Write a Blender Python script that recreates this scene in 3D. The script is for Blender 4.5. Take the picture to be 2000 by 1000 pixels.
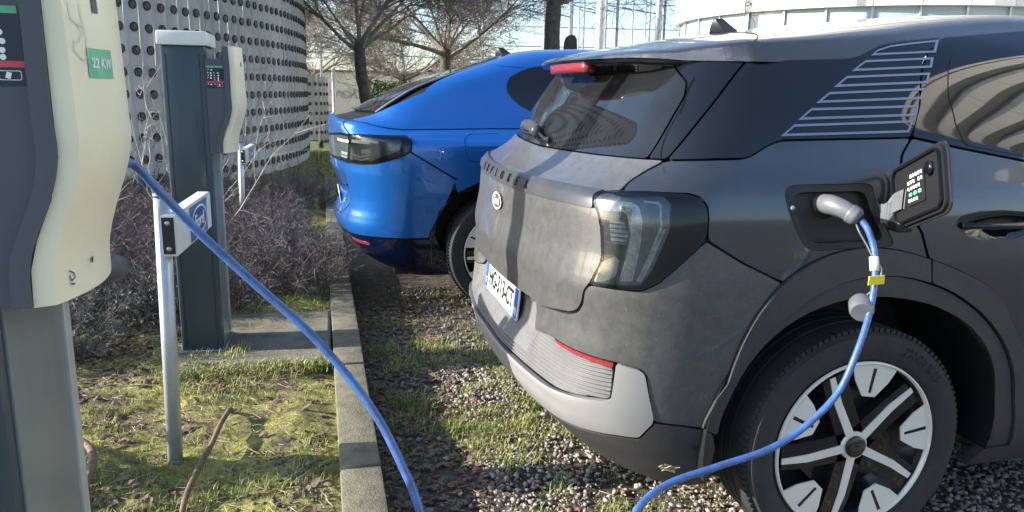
import bpy, bmesh, math, random
import numpy as np
from mathutils import Vector, Matrix, geometry
for o in list(bpy.data.objects):
    bpy.data.objects.remove(o)
SC = bpy.context.scene
rng = np.random.default_rng(7)
random.seed(7)
# ------------------------------------------------------------------ camera
# world: X = the way the grey car points, Y = across the row of bays, away from the viewer, Z up, gravel at 0
cam = bpy.data.cameras.new('camera'); cam.lens = 27.0; cam.sensor_width = 36.0; cam.clip_start = .05; cam.clip_end = 3000
co = bpy.data.objects.new('camera', cam); SC.collection.objects.link(co); SC.camera = co
_y, _p, _r = map(math.radians, (14, 12, 1.0))
_v = Vector((math.sin(_y)*math.cos(_p), math.cos(_y)*math.cos(_p), -math.sin(_p)))
_rt = Vector((math.cos(_y), -math.sin(_y), 0)); _up = _rt.cross(_v)
_R = _rt*math.cos(_r) + _up*math.sin(_r); _U = _up*math.cos(_r) - _rt*math.sin(_r)
co.matrix_world = Matrix(((_R.x, _U.x, -_v.x, -.6418), (_R.y, _U.y, -_v.y, -1.8033), (_R.z, _U.z, -_v.z, 1.3883), (0, 0, 0, 1)))
SC.render.resolution_x = 1024; SC.render.resolution_y = 512
# ------------------------------------------------------------------ world, sun, exposure
SUN_EL, SUN_AZ = math.radians(22), math.radians(175.5)          # sun stands over -X, a little beyond the row
sdir = Vector((math.cos(SUN_EL)*math.cos(SUN_AZ), math.cos(SUN_EL)*math.sin(SUN_AZ), math.sin(SUN_EL)))
W = bpy.data.worlds.new('World'); SC.world = W; W.use_nodes = True
nt = W.node_tree; bg = nt.nodes['Background']
sky = nt.nodes.new('ShaderNodeTexSky'); sky.sky_type = 'NISHITA'; sky.sun_disc = False
sky.sun_elevation = SUN_EL; sky.sun_rotation = math.atan2(sdir.x, sdir.y)
sky.air_density = 1.0; sky.dust_density = 1.2; sky.ozone_density = 3.0
nt.links.new(sky.outputs[0], bg.inputs[0]); bg.inputs[1].default_value = .15
sl = bpy.data.lights.new('sun', 'SUN'); sl.energy = 5.0; sl.angle = math.radians(.5); sl.color = (1, .96, .90)
so = bpy.data.objects.new('sun', sl); SC.collection.objects.link(so)
so.rotation_euler = sdir.to_track_quat('Z', 'Y').to_euler()
SC.view_settings.view_transform = 'Standard'; SC.view_settings.look = 'None'
SC.view_settings.exposure = 1.18; SC.view_settings.gamma = 1.0; SC.view_settings.use_curve_mapping = False
# ------------------------------------------------------------------ helpers
COL = SC.collection
def tag(o, label=None, cat=None, group=None, kind=None):
    if label: o['label'] = label
    if cat: o['category'] = cat
    if group: o['group'] = group
    if kind: o['kind'] = kind
    return o
def empty(name, loc, label=None, cat=None, group=None, kind=None):
    o = bpy.data.objects.new(name, None); COL.objects.link(o); o.location = loc; o.empty_display_size = .2
    return tag(o, label, cat, group, kind)
def wloc(o):
    v = Vector((0, 0, 0))
    while o is not None: v += o.location; o = o.parent
    return v
def mesh_obj(name, V, F, mat, parent=None, smooth=True, normals=None):
    """V in world coordinates (n,3); F list of index tuples or (m,k) array"""
    V = np.asarray(V, float)
    if parent is not None:
        V = V - np.array(wloc(parent))
    me = bpy.data.meshes.new(name)
    if isinstance(F, np.ndarray):
        k = F.shape[1]; m = len(F)
        me.vertices.add(len(V)); me.vertices.foreach_set('co', V.astype(np.float32).ravel())
        me.loops.add(m*k); me.loops.foreach_set('vertex_index', F.astype(np.int32).ravel())
        me.polygons.add(m); me.polygons.foreach_set('loop_start', np.arange(0, m*k, k, dtype=np.int32))
        me.update(calc_edges=True)
    else:
        me.from_pydata([tuple(v) for v in V], [], [tuple(int(i) for i in f) for f in F]); me.update()
    me.polygons.foreach_set('use_smooth', np.full(len(me.polygons), smooth))
    for m in (mat if isinstance(mat, (list, tuple)) else [mat]): me.materials.append(m)
    if normals is not None:
        me.normals_split_custom_set_from_vertices([tuple(n) for n in normals])
    o = bpy.data.objects.new(name, me); COL.objects.link(o)
    if parent is not None: o.parent = parent
    return o
class MB:
    """collects shapes (world coordinates) into one mesh"""
    def __init__(s): s.V = []; s.F = []
    def add(s, V, F):
        b = len(s.V); s.V += [tuple(v) for v in V]; s.F += [tuple(b+i for i in f) for f in F]; return s
    def box(s, c, d, rz=0.0, bev=0.0, tilt=None):
        bm = bmesh.new(); bmesh.ops.create_cube(bm, size=1)
        bmesh.ops.scale(bm, vec=d, verts=bm.verts)
        if bev: bmesh.ops.bevel(bm, geom=bm.edges[:], offset=bev, segments=2, affect='EDGES', profile=.6)
        M = Matrix.Translation(c) @ Matrix.Rotation(rz, 4, 'Z')
        if tilt is not None: M = M @ tilt
        bmesh.ops.transform(bm, matrix=M, verts=bm.verts); return s.bm(bm)
    def bm(s, bm):
        bm.verts.index_update(); s.add([v.co[:] for v in bm.verts], [[v.index for v in f.verts] for f in bm.faces]); bm.free(); return s
    def prism(s, poly, axis, a, b):
        """poly of 2D points, extruded along axis ('x','y','z') from a to b"""
        n = len(poly)
        def p(q, h): return {'x': (h, q[0], q[1]), 'y': (q[0], h, q[1]), 'z': (q[0], q[1], h)}[axis]
        V = [p(q, a) for q in poly] + [p(q, b) for q in poly]
        F = [tuple(range(n))[::-1], tuple(range(n, 2*n))] + [(i, (i+1) % n, n+(i+1) % n, n+i) for i in range(n)]
        return s.add(V, F)
    def tube(s, pts, r, n=10, caps=True):
        V, F = tube(pts, r, n, caps); return s.add(V, F)
    def lathe(s, prof, c, axis='z', n=32, closed=False):
        """prof of (radius, height) about an axis through c"""
        V = []; m = len(prof)
        for i in range(n):
            a = 2*math.pi*i/n
            for r, h in prof:
                x, y = r*math.cos(a), r*math.sin(a)
                V.append({'z': (c[0]+x, c[1]+y, c[2]+h), 'y': (c[0]+x, c[1]+h, c[2]+y), 'x': (c[0]+h, c[1]+x, c[2]+y)}[axis])
        F = []
        for i in range(n):
            j = (i+1) % n
            for k in range(m-1 if not closed else m):
                l = (k+1) % m; F.append((i*m+k, j*m+k, j*m+l, i*m+l))
        return s.add(V, F)
    def build(s, name, mat, parent=None, smooth=False, angle=None):
        o = mesh_obj(name, s.V, s.F, mat, parent, smooth)
        bm = bmesh.new(); bm.from_mesh(o.data); bmesh.ops.recalc_face_normals(bm, faces=bm.faces[:])
        if angle is not None:
            for e in bm.edges:
                e.smooth = len(e.link_faces) == 2 and e.calc_face_angle(9) < math.radians(angle)
            for f in bm.faces: f.smooth = True
        bm.to_mesh(o.data); bm.free()
        return o
def spline(pts, n=8):
    P = np.asarray(pts, float); Q = np.vstack([2*P[0]-P[1], P, 2*P[-1]-P[-2]]); out = []
    for i in range(1, len(Q)-2):
        for t in np.linspace(0, 1, n, endpoint=False):
            a, b, c, d = Q[i-1], Q[i], Q[i+1], Q[i+2]
            out.append(.5*((2*b)+(c-a)*t+(2*a-5*b+4*c-d)*t*t+(3*b-3*c+d-a)*t**3))
    out.append(P[-1]); return np.array(out)
def tube(pts, r, n=10, caps=True):
    P = np.asarray(pts, float); m = len(P); r = np.broadcast_to(np.asarray(r, float), (m,))
    T = np.gradient(P, axis=0); T /= np.maximum(np.linalg.norm(T, axis=1, keepdims=True), 1e-9)
    ref = np.array([0, 0, 1.]) if abs(T[0][2]) < .9 else np.array([1., 0, 0])
    u = np.cross(T[0], ref); u /= np.linalg.norm(u); V = []
    for i in range(m):
        u = u - T[i]*np.dot(u, T[i]); u /= max(np.linalg.norm(u), 1e-9); w = np.cross(T[i], u)
        for k in range(n):
            a = 2*math.pi*k/n; V.append(P[i] + r[i]*(math.cos(a)*u + math.sin(a)*w))
    F = [(i*n+k, i*n+(k+1) % n, (i+1)*n+(k+1) % n, (i+1)*n+k) for i in range(m-1) for k in range(n)]
    if caps: F += [tuple(range(n))[::-1], tuple(range((m-1)*n, m*n))]
    return V, F
def sticks(A, B, ra, rb, sides=3):
    """many straight tapered sticks as one (V,F) pair; A,B (n,3)"""
    A = np.asarray(A, float); B = np.asarray(B, float); n = len(A)
    ra = np.broadcast_to(ra, (n,)); rb = np.broadcast_to(rb, (n,))
    T = B - A; T /= np.maximum(np.linalg.norm(T, axis=1, keepdims=True), 1e-9)
    ref = np.where(np.abs(T[:, 2:3]) < .8, np.array([[0, 0, 1.]]), np.array([[1., 0, 0]]))
    u = np.cross(T, ref); u /= np.maximum(np.linalg.norm(u, axis=1, keepdims=True), 1e-9); w = np.cross(T, u)
    V = np.zeros((n, 2, sides, 3))
    for k in range(sides):
        a = 2*math.pi*k/sides; d = math.cos(a)*u + math.sin(a)*w
        V[:, 0, k] = A + ra[:, None]*d; V[:, 1, k] = B + rb[:, None]*d
    base = np.arange(n)[:, None, None]*2*sides
    k = np.arange(sides); q = np.stack([k, (k+1) % sides, sides+(k+1) % sides, sides+k], -1)[None]
    return V.reshape(-1, 3), (base + q).reshape(-1, 4)
def noise2(x, y, seed=0, f=1.0, oct=4):
    """cheap value noise on numpy arrays"""
    r = np.random.default_rng(seed); tab = r.random((64, 64)); out = 0*x; amp = 1.0; tot = 0
    for o in range(oct):
        X = x*f; Y = y*f; i = np.floor(X).astype(int); j = np.floor(Y).astype(int); a = X-i; b = Y-j
        a = a*a*(3-2*a); b = b*b*(3-2*b)
        g = lambda p, q: tab[p % 64, q % 64]
        out = out + amp*((g(i, j)*(1-a)+g(i+1, j)*a)*(1-b) + (g(i, j+1)*(1-a)+g(i+1, j+1)*a)*b); tot += amp
        amp *= .5; f *= 2.03
    return out/tot
# ------------------------------------------------------------------ materials
def mat(name, base, rough=.5, metal=0.0, coat=0.0, spec=.5, vary=.0, vscale=6.0, bump=0.0, bscale=40.0, dust=0.0, dcol=(.33, .30, .26), dscale=3.0, second=None, detail=6, coords='Object', streak=False, specks=0.0):
    m = bpy.data.materials.new(name); m.use_nodes = True; nt = m.node_tree; b = nt.nodes['Principled BSDF']
    b.inputs['Base Color'].default_value = (*base, 1); b.inputs['Roughness'].default_value = rough
    b.inputs['Metallic'].default_value = metal; b.inputs['Specular IOR Level'].default_value = spec
    b.inputs['Coat Weight'].default_value = coat; b.inputs['Coat Roughness'].default_value = .03
    tc = nt.nodes.new('ShaderNodeTexCoord'); L = nt.links.new
    def noise(scale, det=6, rough_=.6):
        n = nt.nodes.new('ShaderNodeTexNoise'); n.inputs['Scale'].default_value = scale; n.inputs['Detail'].default_value = det; n.inputs['Roughness'].default_value = rough_
        if streak:
            mp = nt.nodes.new('ShaderNodeMapping'); mp.inputs['Scale'].default_value = (1, 1, .12); L(tc.outputs[coords], mp.inputs[0]); L(mp.outputs[0], n.inputs[0])
        else: L(tc.outputs[coords], n.inputs[0])
        return n.outputs[0]
    def ramp(sock, a, b_):
        r = nt.nodes.new('ShaderNodeMapRange'); r.inputs['From Min'].default_value = a; r.inputs['From Max'].default_value = b_; L(sock, r.inputs[0]); return r.outputs[0]
    def mix(f, A, B):
        x = nt.nodes.new('ShaderNodeMix'); x.data_type = 'RGBA'
        L(f, x.inputs[0]) if hasattr(f, 'links') else x.inputs[0].__setattr__('default_value', f)
        for s, v in ((6, A), (7, B)):
            if isinstance(v, tuple): x.inputs[s].default_value = (*v, 1)
            else: L(v, x.inputs[s])
        return x.outputs[2]
    col = base
    if vary or second:
        s2 = second or tuple(min(1, c*(1+vary)) for c in base)
        s1 = base if second else tuple(c*(1-vary) for c in base)
        col = mix(ramp(noise(vscale, detail), .35, .65), s1, s2)
    if dust:
        f = ramp(noise(dscale, 8, .7), .30, .75)
        if specks:
            sp = ramp(noise(170, 2, .5), .66, .74); a2 = nt.nodes.new('ShaderNodeMath'); a2.operation = 'MULTIPLY_ADD'; a2.inputs[1].default_value = specks; L(sp, a2.inputs[0]); L(f, a2.inputs[2]); f = a2.outputs[0]
        mm = nt.nodes.new('ShaderNodeMath'); mm.operation = 'MULTIPLY'; mm.inputs[1].default_value = dust; L(f, mm.inputs[0])
        add = nt.nodes.new('ShaderNodeMath'); add.operation = 'ADD'; add.inputs[1].default_value = dust*.5; add.use_clamp = True; L(mm.outputs[0], add.inputs[0])
        d = nt.nodes.new('ShaderNodeBsdfDiffuse'); d.inputs[0].default_value = (*dcol, 1)
        ms = nt.nodes.new('ShaderNodeMixShader'); L(add.outputs[0], ms.inputs[0]); L(b.outputs[0], ms.inputs[1]); L(d.outputs[0], ms.inputs[2])
        L(ms.outputs[0], nt.nodes['Material Output'].inputs[0])
    if not isinstance(col, tuple): L(col, b.inputs['Base Color'])
    if bump:
        bp = nt.nodes.new('ShaderNodeBump'); bp.inputs['Strength'].default_value = bump; bp.inputs['Distance'].default_value = .01
        L(noise(bscale, 5), bp.inputs['Height']); L(bp.outputs[0], b.inputs['Normal'])
    return m
M = {}
M['grey'] = mat('grey_paint', (.052, .060, .074), .25, .8, 1.0, vary=.12, vscale=520, dust=.03, dscale=9, dcol=(.34, .34, .33), specks=1.5)
M['grey_dusty'] = mat('grey_paint_dusty', (.074, .076, .079), .34, .6, .6, vary=.12, vscale=420, dust=.12, dscale=30, dcol=(.36, .35, .32), specks=1.8)
M['grey_wet'] = mat('grey_paint_wet', (.034, .039, .048), .24, .7, 1.0, bump=.5, bscale=260, dust=.03, dscale=14)
M['strip'] = mat('tailgate_strip', (.026, .028, .032), .35, .0, .2, dust=.07, dscale=10, dcol=(.30, .29, .28))
M['cladding'] = mat('cladding_plastic', (.024, .025, .027), .5, vary=.15, vscale=60, bump=.15, bscale=500, dust=.09, dscale=9, dcol=(.24, .22, .20))
M['rib'] = mat('ribbed_plastic', (.075, .075, .077), .5, dust=.3, dscale=9, dcol=(.28, .27, .25))
M['skid'] = mat('silver_skid', (.27, .27, .268), .48, .3, 0, dust=.24, dscale=9, dcol=(.32, .31, .28))
M['black'] = mat('black_plastic', (.012, .012, .013), .45)
M['gloss_black'] = mat('gloss_black', (.006, .007, .009), .03, 0, 0, spec=.6)
M['black_glass'] = mat('black_glass', (.004, .005, .008), .02, 0, 0, spec=.6, dust=.012, dscale=4)
M['rear_glass'] = mat('rear_glass', (.004, .005, .007), .02, 0, 0, spec=.55, dust=.028, dscale=9, dcol=(.27, .27, .26))
M['rubber'] = mat('tyre_rubber', (.018, .018, .019), .8, vary=.3, vscale=14, bump=.2, bscale=150, dust=.10, dscale=8, dcol=(.10, .09, .08))
M['alloy'] = mat('machined_alloy', (.74, .70, .63), .38, .15, 0, vary=.05, vscale=20, dust=.1, dscale=10, dcol=(.4, .37, .32))
M['wheel_black'] = mat('wheel_black', (.008, .008, .009), .25, 0, .3, dust=.015, dscale=8, dcol=(.2, .18, .15))
M['red'] = mat('red_reflector', (.22, .028, .035), .22, 0, .4, vary=.2, vscale=120)
M['chrome'] = mat('brushed_chrome', (.55, .56, .57), .2, 1)
M['white'] = mat('white_plastic', (.72, .72, .70), .4, vary=.05, vscale=5, dust=.06)
M['decal_white'] = mat('white_print', (.78, .78, .76), .5)
M['stripe_grey'] = mat('grey_stripe_print', (.11, .145, .23), .3)
M['plate_blue'] = mat('plate_blue', (.03, .12, .50), .35)
M['text_black'] = mat('black_print', (.012, .012, .014), .5)
M['oval_blue'] = mat('oval_blue', (.035, .08, .24), .4)
M['blue'] = mat('blue_paint', (.002, .125, .47), .28, .5, 1.0, vary=.08, vscale=350, dust=.012, dscale=6, specks=1.5)
M['blue_cable'] = mat('blue_cable', (.018, .095, .31), .36, 0, .25, vary=.32, vscale=30, bump=.25, bscale=60, dust=.10, dscale=24)
M['light_grey_plastic'] = mat('light_grey_plastic', (.125, .132, .138), .42, vary=.10, vscale=20)
M['blue_black'] = mat('gloss_black_blue_reflection', (.003, .006, .022), .08, 0, .6)  # gloss black with its dark blue reflection put into the base colour
M['lamp_clear'] = mat('lamp_clear', (.28, .315, .315), .15, .2, .6, vary=.35, vscale=70)
M['lamp_grey'] = mat('lamp_grey', (.075, .087, .092), .2, .3, .5, vary=.3, vscale=50)
M['lamp_dark'] = mat('lamp_dark', (.006, .007, .009), .3, 0, 0, spec=.2)
M['yellow'] = mat('yellow_tag', (.80, .66, .02), .5)
M['post_green'] = mat('dark_green_paint', (.016, .035, .052), .35, .1, .2, vary=.12, vscale=4, dust=.05, streak=True)
M['post_grey'] = mat('grey_green_metal', (.15, .19, .20), .28, .2, 0, vary=.15, vscale=5, dust=.12, streak=True)
M['cream'] = mat('cream_plastic', (.82, .755, .545), .42, vary=.05, vscale=4, dust=.07, dcol=(.45, .41, .31), dscale=9, specks=.8)
M['charcoal'] = mat('charcoal_plastic', (.055, .065, .082), .5, vary=.12, vscale=6, dust=.08, dcol=(.2, .21, .22), streak=True)
M['sticker'] = mat('sticker_black', (.010, .016, .035), .35)
M['green_print'] = mat('green_print', (.10, .42, .22), .5)
M['pale_green_print'] = mat('pale_green_print', (.14, .46, .27), .5, vary=.12, vscale=30)
M['red_print'] = mat('red_print', (.55, .06, .08), .5)
M['faint_print'] = mat('worn_blue_print', (.60, .61, .54), .5)
M['galva'] = mat('galvanised_steel', (.48, .50, .52), .38, .5, vary=.10, vscale=12)
M['pipe'] = mat('brown_conduit', (.16, .10, .06), .6, vary=.3, vscale=40)
M['concrete'] = mat('old_concrete', (.20, .18, .14), .9, vary=.3, vscale=9, bump=.6, bscale=90, dust=.30, dcol=(.10, .10, .035), dscale=6)
M['kerb'] = mat('kerb_concrete', (.205, .183, .125), .92, vary=.26, vscale=14, bump=.6, bscale=120, dust=.22, dcol=(.075, .08, .035), dscale=5)
M['bark'] = mat('bark', (.085, .072, .058), .9, vary=.35, vscale=12, bump=.8, bscale=30)
M['twig'] = mat('bare_twigs', (.15, .13, .108), .85, second=(.29, .255, .21), vscale=2)
M['twig_dark'] = mat('dark_twigs', (.11, .09, .075), .85, second=(.20, .165, .14), vscale=2)
M['twig_red'] = mat('reddish_twigs', (.20, .15, .12), .9, vary=.3, vscale=1)
M['twig_pale'] = mat('pale_stems', (.42, .38, .31), .8, vary=.3, vscale=9)
M['lavender'] = mat('dry_lavender', (.082, .068, .068), .95, second=(.20, .165, .15), vscale=4)
M['lav_green'] = mat('silver_leaf', (.20, .22, .18), .85, vary=.3, vscale=20)
M['leafgreen'] = mat('hedge_leaf', (.05, .085, .02), .6, vary=.45, vscale=9)
M['grass'] = mat('grass_blade', (.17, .22, .05), .7, second=(.37, .35, .11), vscale=5)
M['deadleaf'] = mat('dead_leaf', (.13, .07, .04), .8, second=(.20, .14, .09), vscale=12)
M['straw'] = mat('straw', (.45, .37, .22), .85, vary=.25, vscale=20)
M['panel'] = mat('white_ribbed_panel', (.40, .405, .40), .75, vary=.22, vscale=1.6, bump=.2, bscale=25, streak=True, dust=.12, dcol=(.2, .19, .17), dscale=5)
M['plug'] = mat('plug_glint', (.045, .045, .047), .45)
M['hole'] = mat('dark_hole', (.012, .012, .013), .5)
M['facade'] = mat('cream_facade', (.80, .77, .70), .7, vary=.05, vscale=.8)
M['window'] = mat('window_glass', (.34, .40, .41), .15, 0, 0, spec=.5)
M['wallcream'] = mat('cream_wall', (.62, .55, .43), .85, vary=.08, vscale=.7)
M['graffiti'] = mat('faded_graffiti', (.36, .33, .31), .85, vary=.2)
# ------------------------------------------------------------------ car body surfaces
# A car body is a skin addressed by (s, z): s runs in metres from the rear centre line round the corner and
# along the right side to the nose (negative s = left half), z is height.
def _pchip(tab):
    x = np.array([a for a, b in tab], float); y = np.array([b for a, b in tab], float)
    h = np.diff(x); d = np.diff(y) / h
    m = np.zeros_like(x)
    for i in range(1, len(x) - 1):
        if d[i-1] * d[i] > 0:
            w1 = 2*h[i] + h[i-1]; w2 = h[i] + 2*h[i-1]
            m[i] = (w1 + w2) / (w1/d[i-1] + w2/d[i])
    m[0] = d[0]; m[-1] = d[-1]
    def f(q):
        q = np.asarray(q, float); qq = np.clip(q, x[0], x[-1])
        i = np.clip(np.searchsorted(x, qq) - 1, 0, len(x) - 2)
        t = (qq - x[i]) / h[i]
        return ((1+2*t)*(1-t)**2*y[i] + t*(1-t)**2*h[i]*m[i] + t*t*(3-2*t)*y[i+1] + t*t*(t-1)*h[i]*m[i+1])
    return f

class Skin:
    """T: dict of height tables xr (rear x on the centre line), bow, hw (half width), cx, cv (corner size), xf (nose x), yc centre line"""
    S1, S2 = 0.62, 1.00
    def __init__(k, T, yc, length, taper=(0.9, 0.05), ftaper=(3.3, .06), x0=0.0, zw=0.0):
        k.x0 = x0; k.zw = zw
        k.T = {n: _pchip(v) for n, v in T.items()}; k.yc = yc; k.L = length; k.taper = taper; k.ft = ftaper
    def side_v(k, x, z):
        hw = k.T['hw'](z)
        a = np.clip(k.taper[0] - x, 0, None); b = np.clip(x - k.ft[0], 0, None)
        return hw - k.taper[1] * a**2 - k.ft[1] * b**2
    def rear_x(k, v, z):
        t = np.clip((np.abs(v) - k.T['rw'](0*z)) / .10, 0, 1)
        return k.T['xr'](z) + k.T['bow'](z) * (v / 0.7)**2 + k.T['rec'](z) * (1 - t*t*(3-2*t))
    def pt(k, s, z):
        """local coordinates (x, v, z); v = distance right of the centre line"""
        s = np.asarray(s, float); z = np.asarray(z, float) + 0*s; s = s + 0*z
        a = np.abs(s); sg = np.where(s < 0, -1.0, 1.0); zt = z
        if k.zw:                                              # tail lip droops towards the corners
            z = z + k.zw * np.clip(a/.9, 0, 1.1)**2 * np.exp(-((z-1.2)/.16)**2)
        hw = k.T['hw'](z); cx = k.T['cx'](z); cv = k.T['cv'](z)
        xr0 = k.T['xr'](z)
        # end of the rear, start of the side
        x2 = k.T['xs'](z); v2 = k.side_v(x2, z)
        v1 = v2 - cv; x1 = k.rear_x(v1, z)
        dr = 2 * k.T['bow'](z) * v1 / 0.49                   # dx/dv at rear end
        ds = (k.side_v(x2 + .01, z) - v2) / .01              # dv/dx at side start
        # rear
        ur = np.clip(a / k.S1, 0, 1); vr = ur * v1; xR = k.rear_x(vr, z)
        # corner (cubic Bezier)
        u = np.clip((a - k.S1) / (k.S2 - k.S1), 0, 1)
        # meeting point of the tangents
        den = 1 - dr*ds
        vm = (v2 + ds*(x1 - x2) - ds*dr*v1) / den; xm = x1 + dr*(vm - v1)
        kk = 0.62
        ax, av = x1 + kk*(xm - x1), v1 + kk*(vm - v1); bx, bv = x2 + kk*(xm - x2), v2 + kk*(vm - v2)
        b0, b1, b2, b3 = (1-u)**3, 3*u*(1-u)**2, 3*u*u*(1-u), u**3
        xC = b0*x1 + b1*ax + b2*bx + b3*x2; vC = b0*v1 + b1*av + b2*bv + b3*v2
        # side: runs to x3, then nose corner and nose
        xf = k.T['xf'](z); x3 = xf - .55
        tot = k.L                                              # s at side end
        us = np.clip((a - k.S2) / (tot - k.S2), 0, 1)
        xref = x2 + (a - k.S2)
        # keep x = plain metres near the rear, squeeze only towards the front
        want = x3 - x2; have = tot - k.S2
        w = np.clip((a - k.S2 - 1.2) / (have - 1.2), 0, 1)
        xS = xref + (want - have) * w**2 * (3 - 2*w); vS = k.side_v(xS, z)
        un = np.clip(a - tot, 0, 1)                            # nose corner, quarter ellipse
        v3 = k.side_v(x3, z)
        th = un * np.pi/2
        xN = x3 + .55*np.sin(th)**1.0; vN = v3 * (1 - (1-np.cos(th))) 
        xx = np.where(a <= k.S1, xR, np.where(a <= k.S2, xC, np.where(a <= tot, xS, xN)))
        vv = np.where(a <= k.S1, vr, np.where(a <= k.S2, vC, np.where(a <= tot, vS, vN)))
        return np.stack([xx, vv*sg, zt], -1)
    def __call__(k, s, z, off=0.0):
        p = k.pt(s, z)
        if np.any(off):
            p = p + k.nrm(s, z) * np.asarray(off)[..., None] if np.ndim(off) else p + k.nrm(s, z)*off
        q = p.copy(); q[..., 1] = k.yc - p[..., 1]; q[..., 0] += k.x0
        return q
    def nrm(k, s, z, e=.004):
        a = k.pt(np.asarray(s)+e, z) - k.pt(np.asarray(s)-e, z); b = k.pt(s, np.asarray(z)+e) - k.pt(s, np.asarray(z)-e)
        n = -np.cross(a, b); n /= np.maximum(np.linalg.norm(n, axis=-1, keepdims=True), 1e-9)
        return n
    def world_nrm(k, s, z):
        n = k.nrm(s, z).copy(); n[..., 1] *= -1
        return n

SUV = Skin(dict(
    xr=[(.16,.36),(.22,.21),(.28,.11),(.34,.045),(.40,-.01),(.46,-.045),(.52,-.055),(.58,-.047),(.64,-.040),(.70,-.034),(.74,-.030),(.78,-.03),(.85,-.035),(.90,-.028),(.96,-.018),(1.055,-.012),(1.10,-.004),(1.115,.006),(1.13,.04),(1.19,.13),(1.35,.25),(1.5,.36),(1.57,.43),(1.63,.6)],
    bow=[(.2,.08),(.5,.075),(.7,.07),(.9,.072),(1.05,.075),(1.15,.075),(1.3,.06),(1.5,.05),(1.63,.05)],
    hw=[(.16,.80),(.3,.865),(.4,.89),(.55,.905),(.7,.915),(.9,.925),(1.05,.922),(1.12,.912),(1.2,.885),(1.27,.862),(1.4,.80),(1.5,.74),(1.56,.69),(1.63,.605),(1.70,.53)],
    cx=[(.2,.36),(.6,.36),(.9,.38),(1.05,.36),(1.2,.34),(1.5,.34),(1.63,.34)],
    cv=[(.2,.28),(.6,.27),(1.0,.27),(1.2,.25),(1.5,.20),(1.63,.18)],
    rec=[(.16,0),(.56,0),(.60,.018),(.64,.043),(.70,.048),(.725,.042),(.74,0),(1.7,0)], rw=[(0,.40),(1,.40)],
    xs=[(.16,.66),(.3,.44),(.4,.36),(.5,.33),(.8,.34),(1.05,.36),(1.12,.385),(1.2,.455),(1.35,.59),(1.5,.70),(1.63,.94)],
    xf=[(.16,4.25),(.3,4.40),(.6,4.47),(.85,4.44),(.95,4.38),(1.02,4.1),(1.08,3.55),(1.2,3.25),(1.4,2.85),(1.55,2.5),(1.63,2.2)],
    ), .935, 3.9)

COUPE = Skin(dict(
    xr=[(.16,.46),(.22,.34),(.3,.19),(.38,.09),(.46,.04),(.54,.012),(.60,.010),(.66,.008),(.72,.006),(.78,.004),(.84,.002),(.90,.0),(.98,-.006),(1.06,-.008),(1.12,-.012),(1.18,-.014),(1.222,-.008),(1.235,.02),(1.247,.09),(1.257,.14),(1.34,.32),(1.43,.52),(1.5,.73),(1.565,.93),(1.6,1.04),(1.65,1.2),(1.675,1.35),(1.693,1.6),(1.70,1.9)],
    bow=[(.2,.10),(.6,.11),(1.0,.12),(1.2,.11),(1.3,.05),(1.5,.04),(1.7,.04)],
    hw=[(.16,.80),(.3,.86),(.4,.885),(.6,.905),(.8,.925),(1.0,.935),(1.11,.93),(1.15,.915),(1.17,.885),(1.20,.84),(1.24,.80),(1.35,.755),(1.5,.68),(1.6,.60),(1.65,.52),(1.70,.36)],
    cx=[(.2,.46),(.6,.46),(1.0,.48),(1.1,.48),(1.22,.44),(1.4,.30),(1.7,.30)],
    cv=[(.2,.32),(.6,.32),(1.0,.34),(1.1,.34),(1.22,.26),(1.35,.13),(1.7,.10)],
    rec=[(.16,0),(.55,0),(.60,.015),(.66,.042),(.72,.054),(.78,.041),(.84,.018),(.90,0),(1.7,0)], rw=[(0,.52),(1,.52)],
    xs=[(.16,.92),(.3,.65),(.4,.54),(.54,.475),(1.1,.468),(1.2,.46),(1.26,.53),(1.34,.64),(1.43,.82),(1.5,1.03),(1.565,1.23),(1.6,1.34),(1.65,1.50),(1.675,1.65),(1.693,1.9),(1.70,2.2)],
    xf=[(.16,4.40),(.3,4.56),(.6,4.63),(.85,4.60),(.95,4.54),(1.02,4.2),(1.08,3.8),(1.2,3.5),(1.4,3.1),(1.55,2.75),(1.70,2.45)],
    ), 3.78, 4.05, taper=(1.1, .05), x0=-.58, zw=.07)
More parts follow.
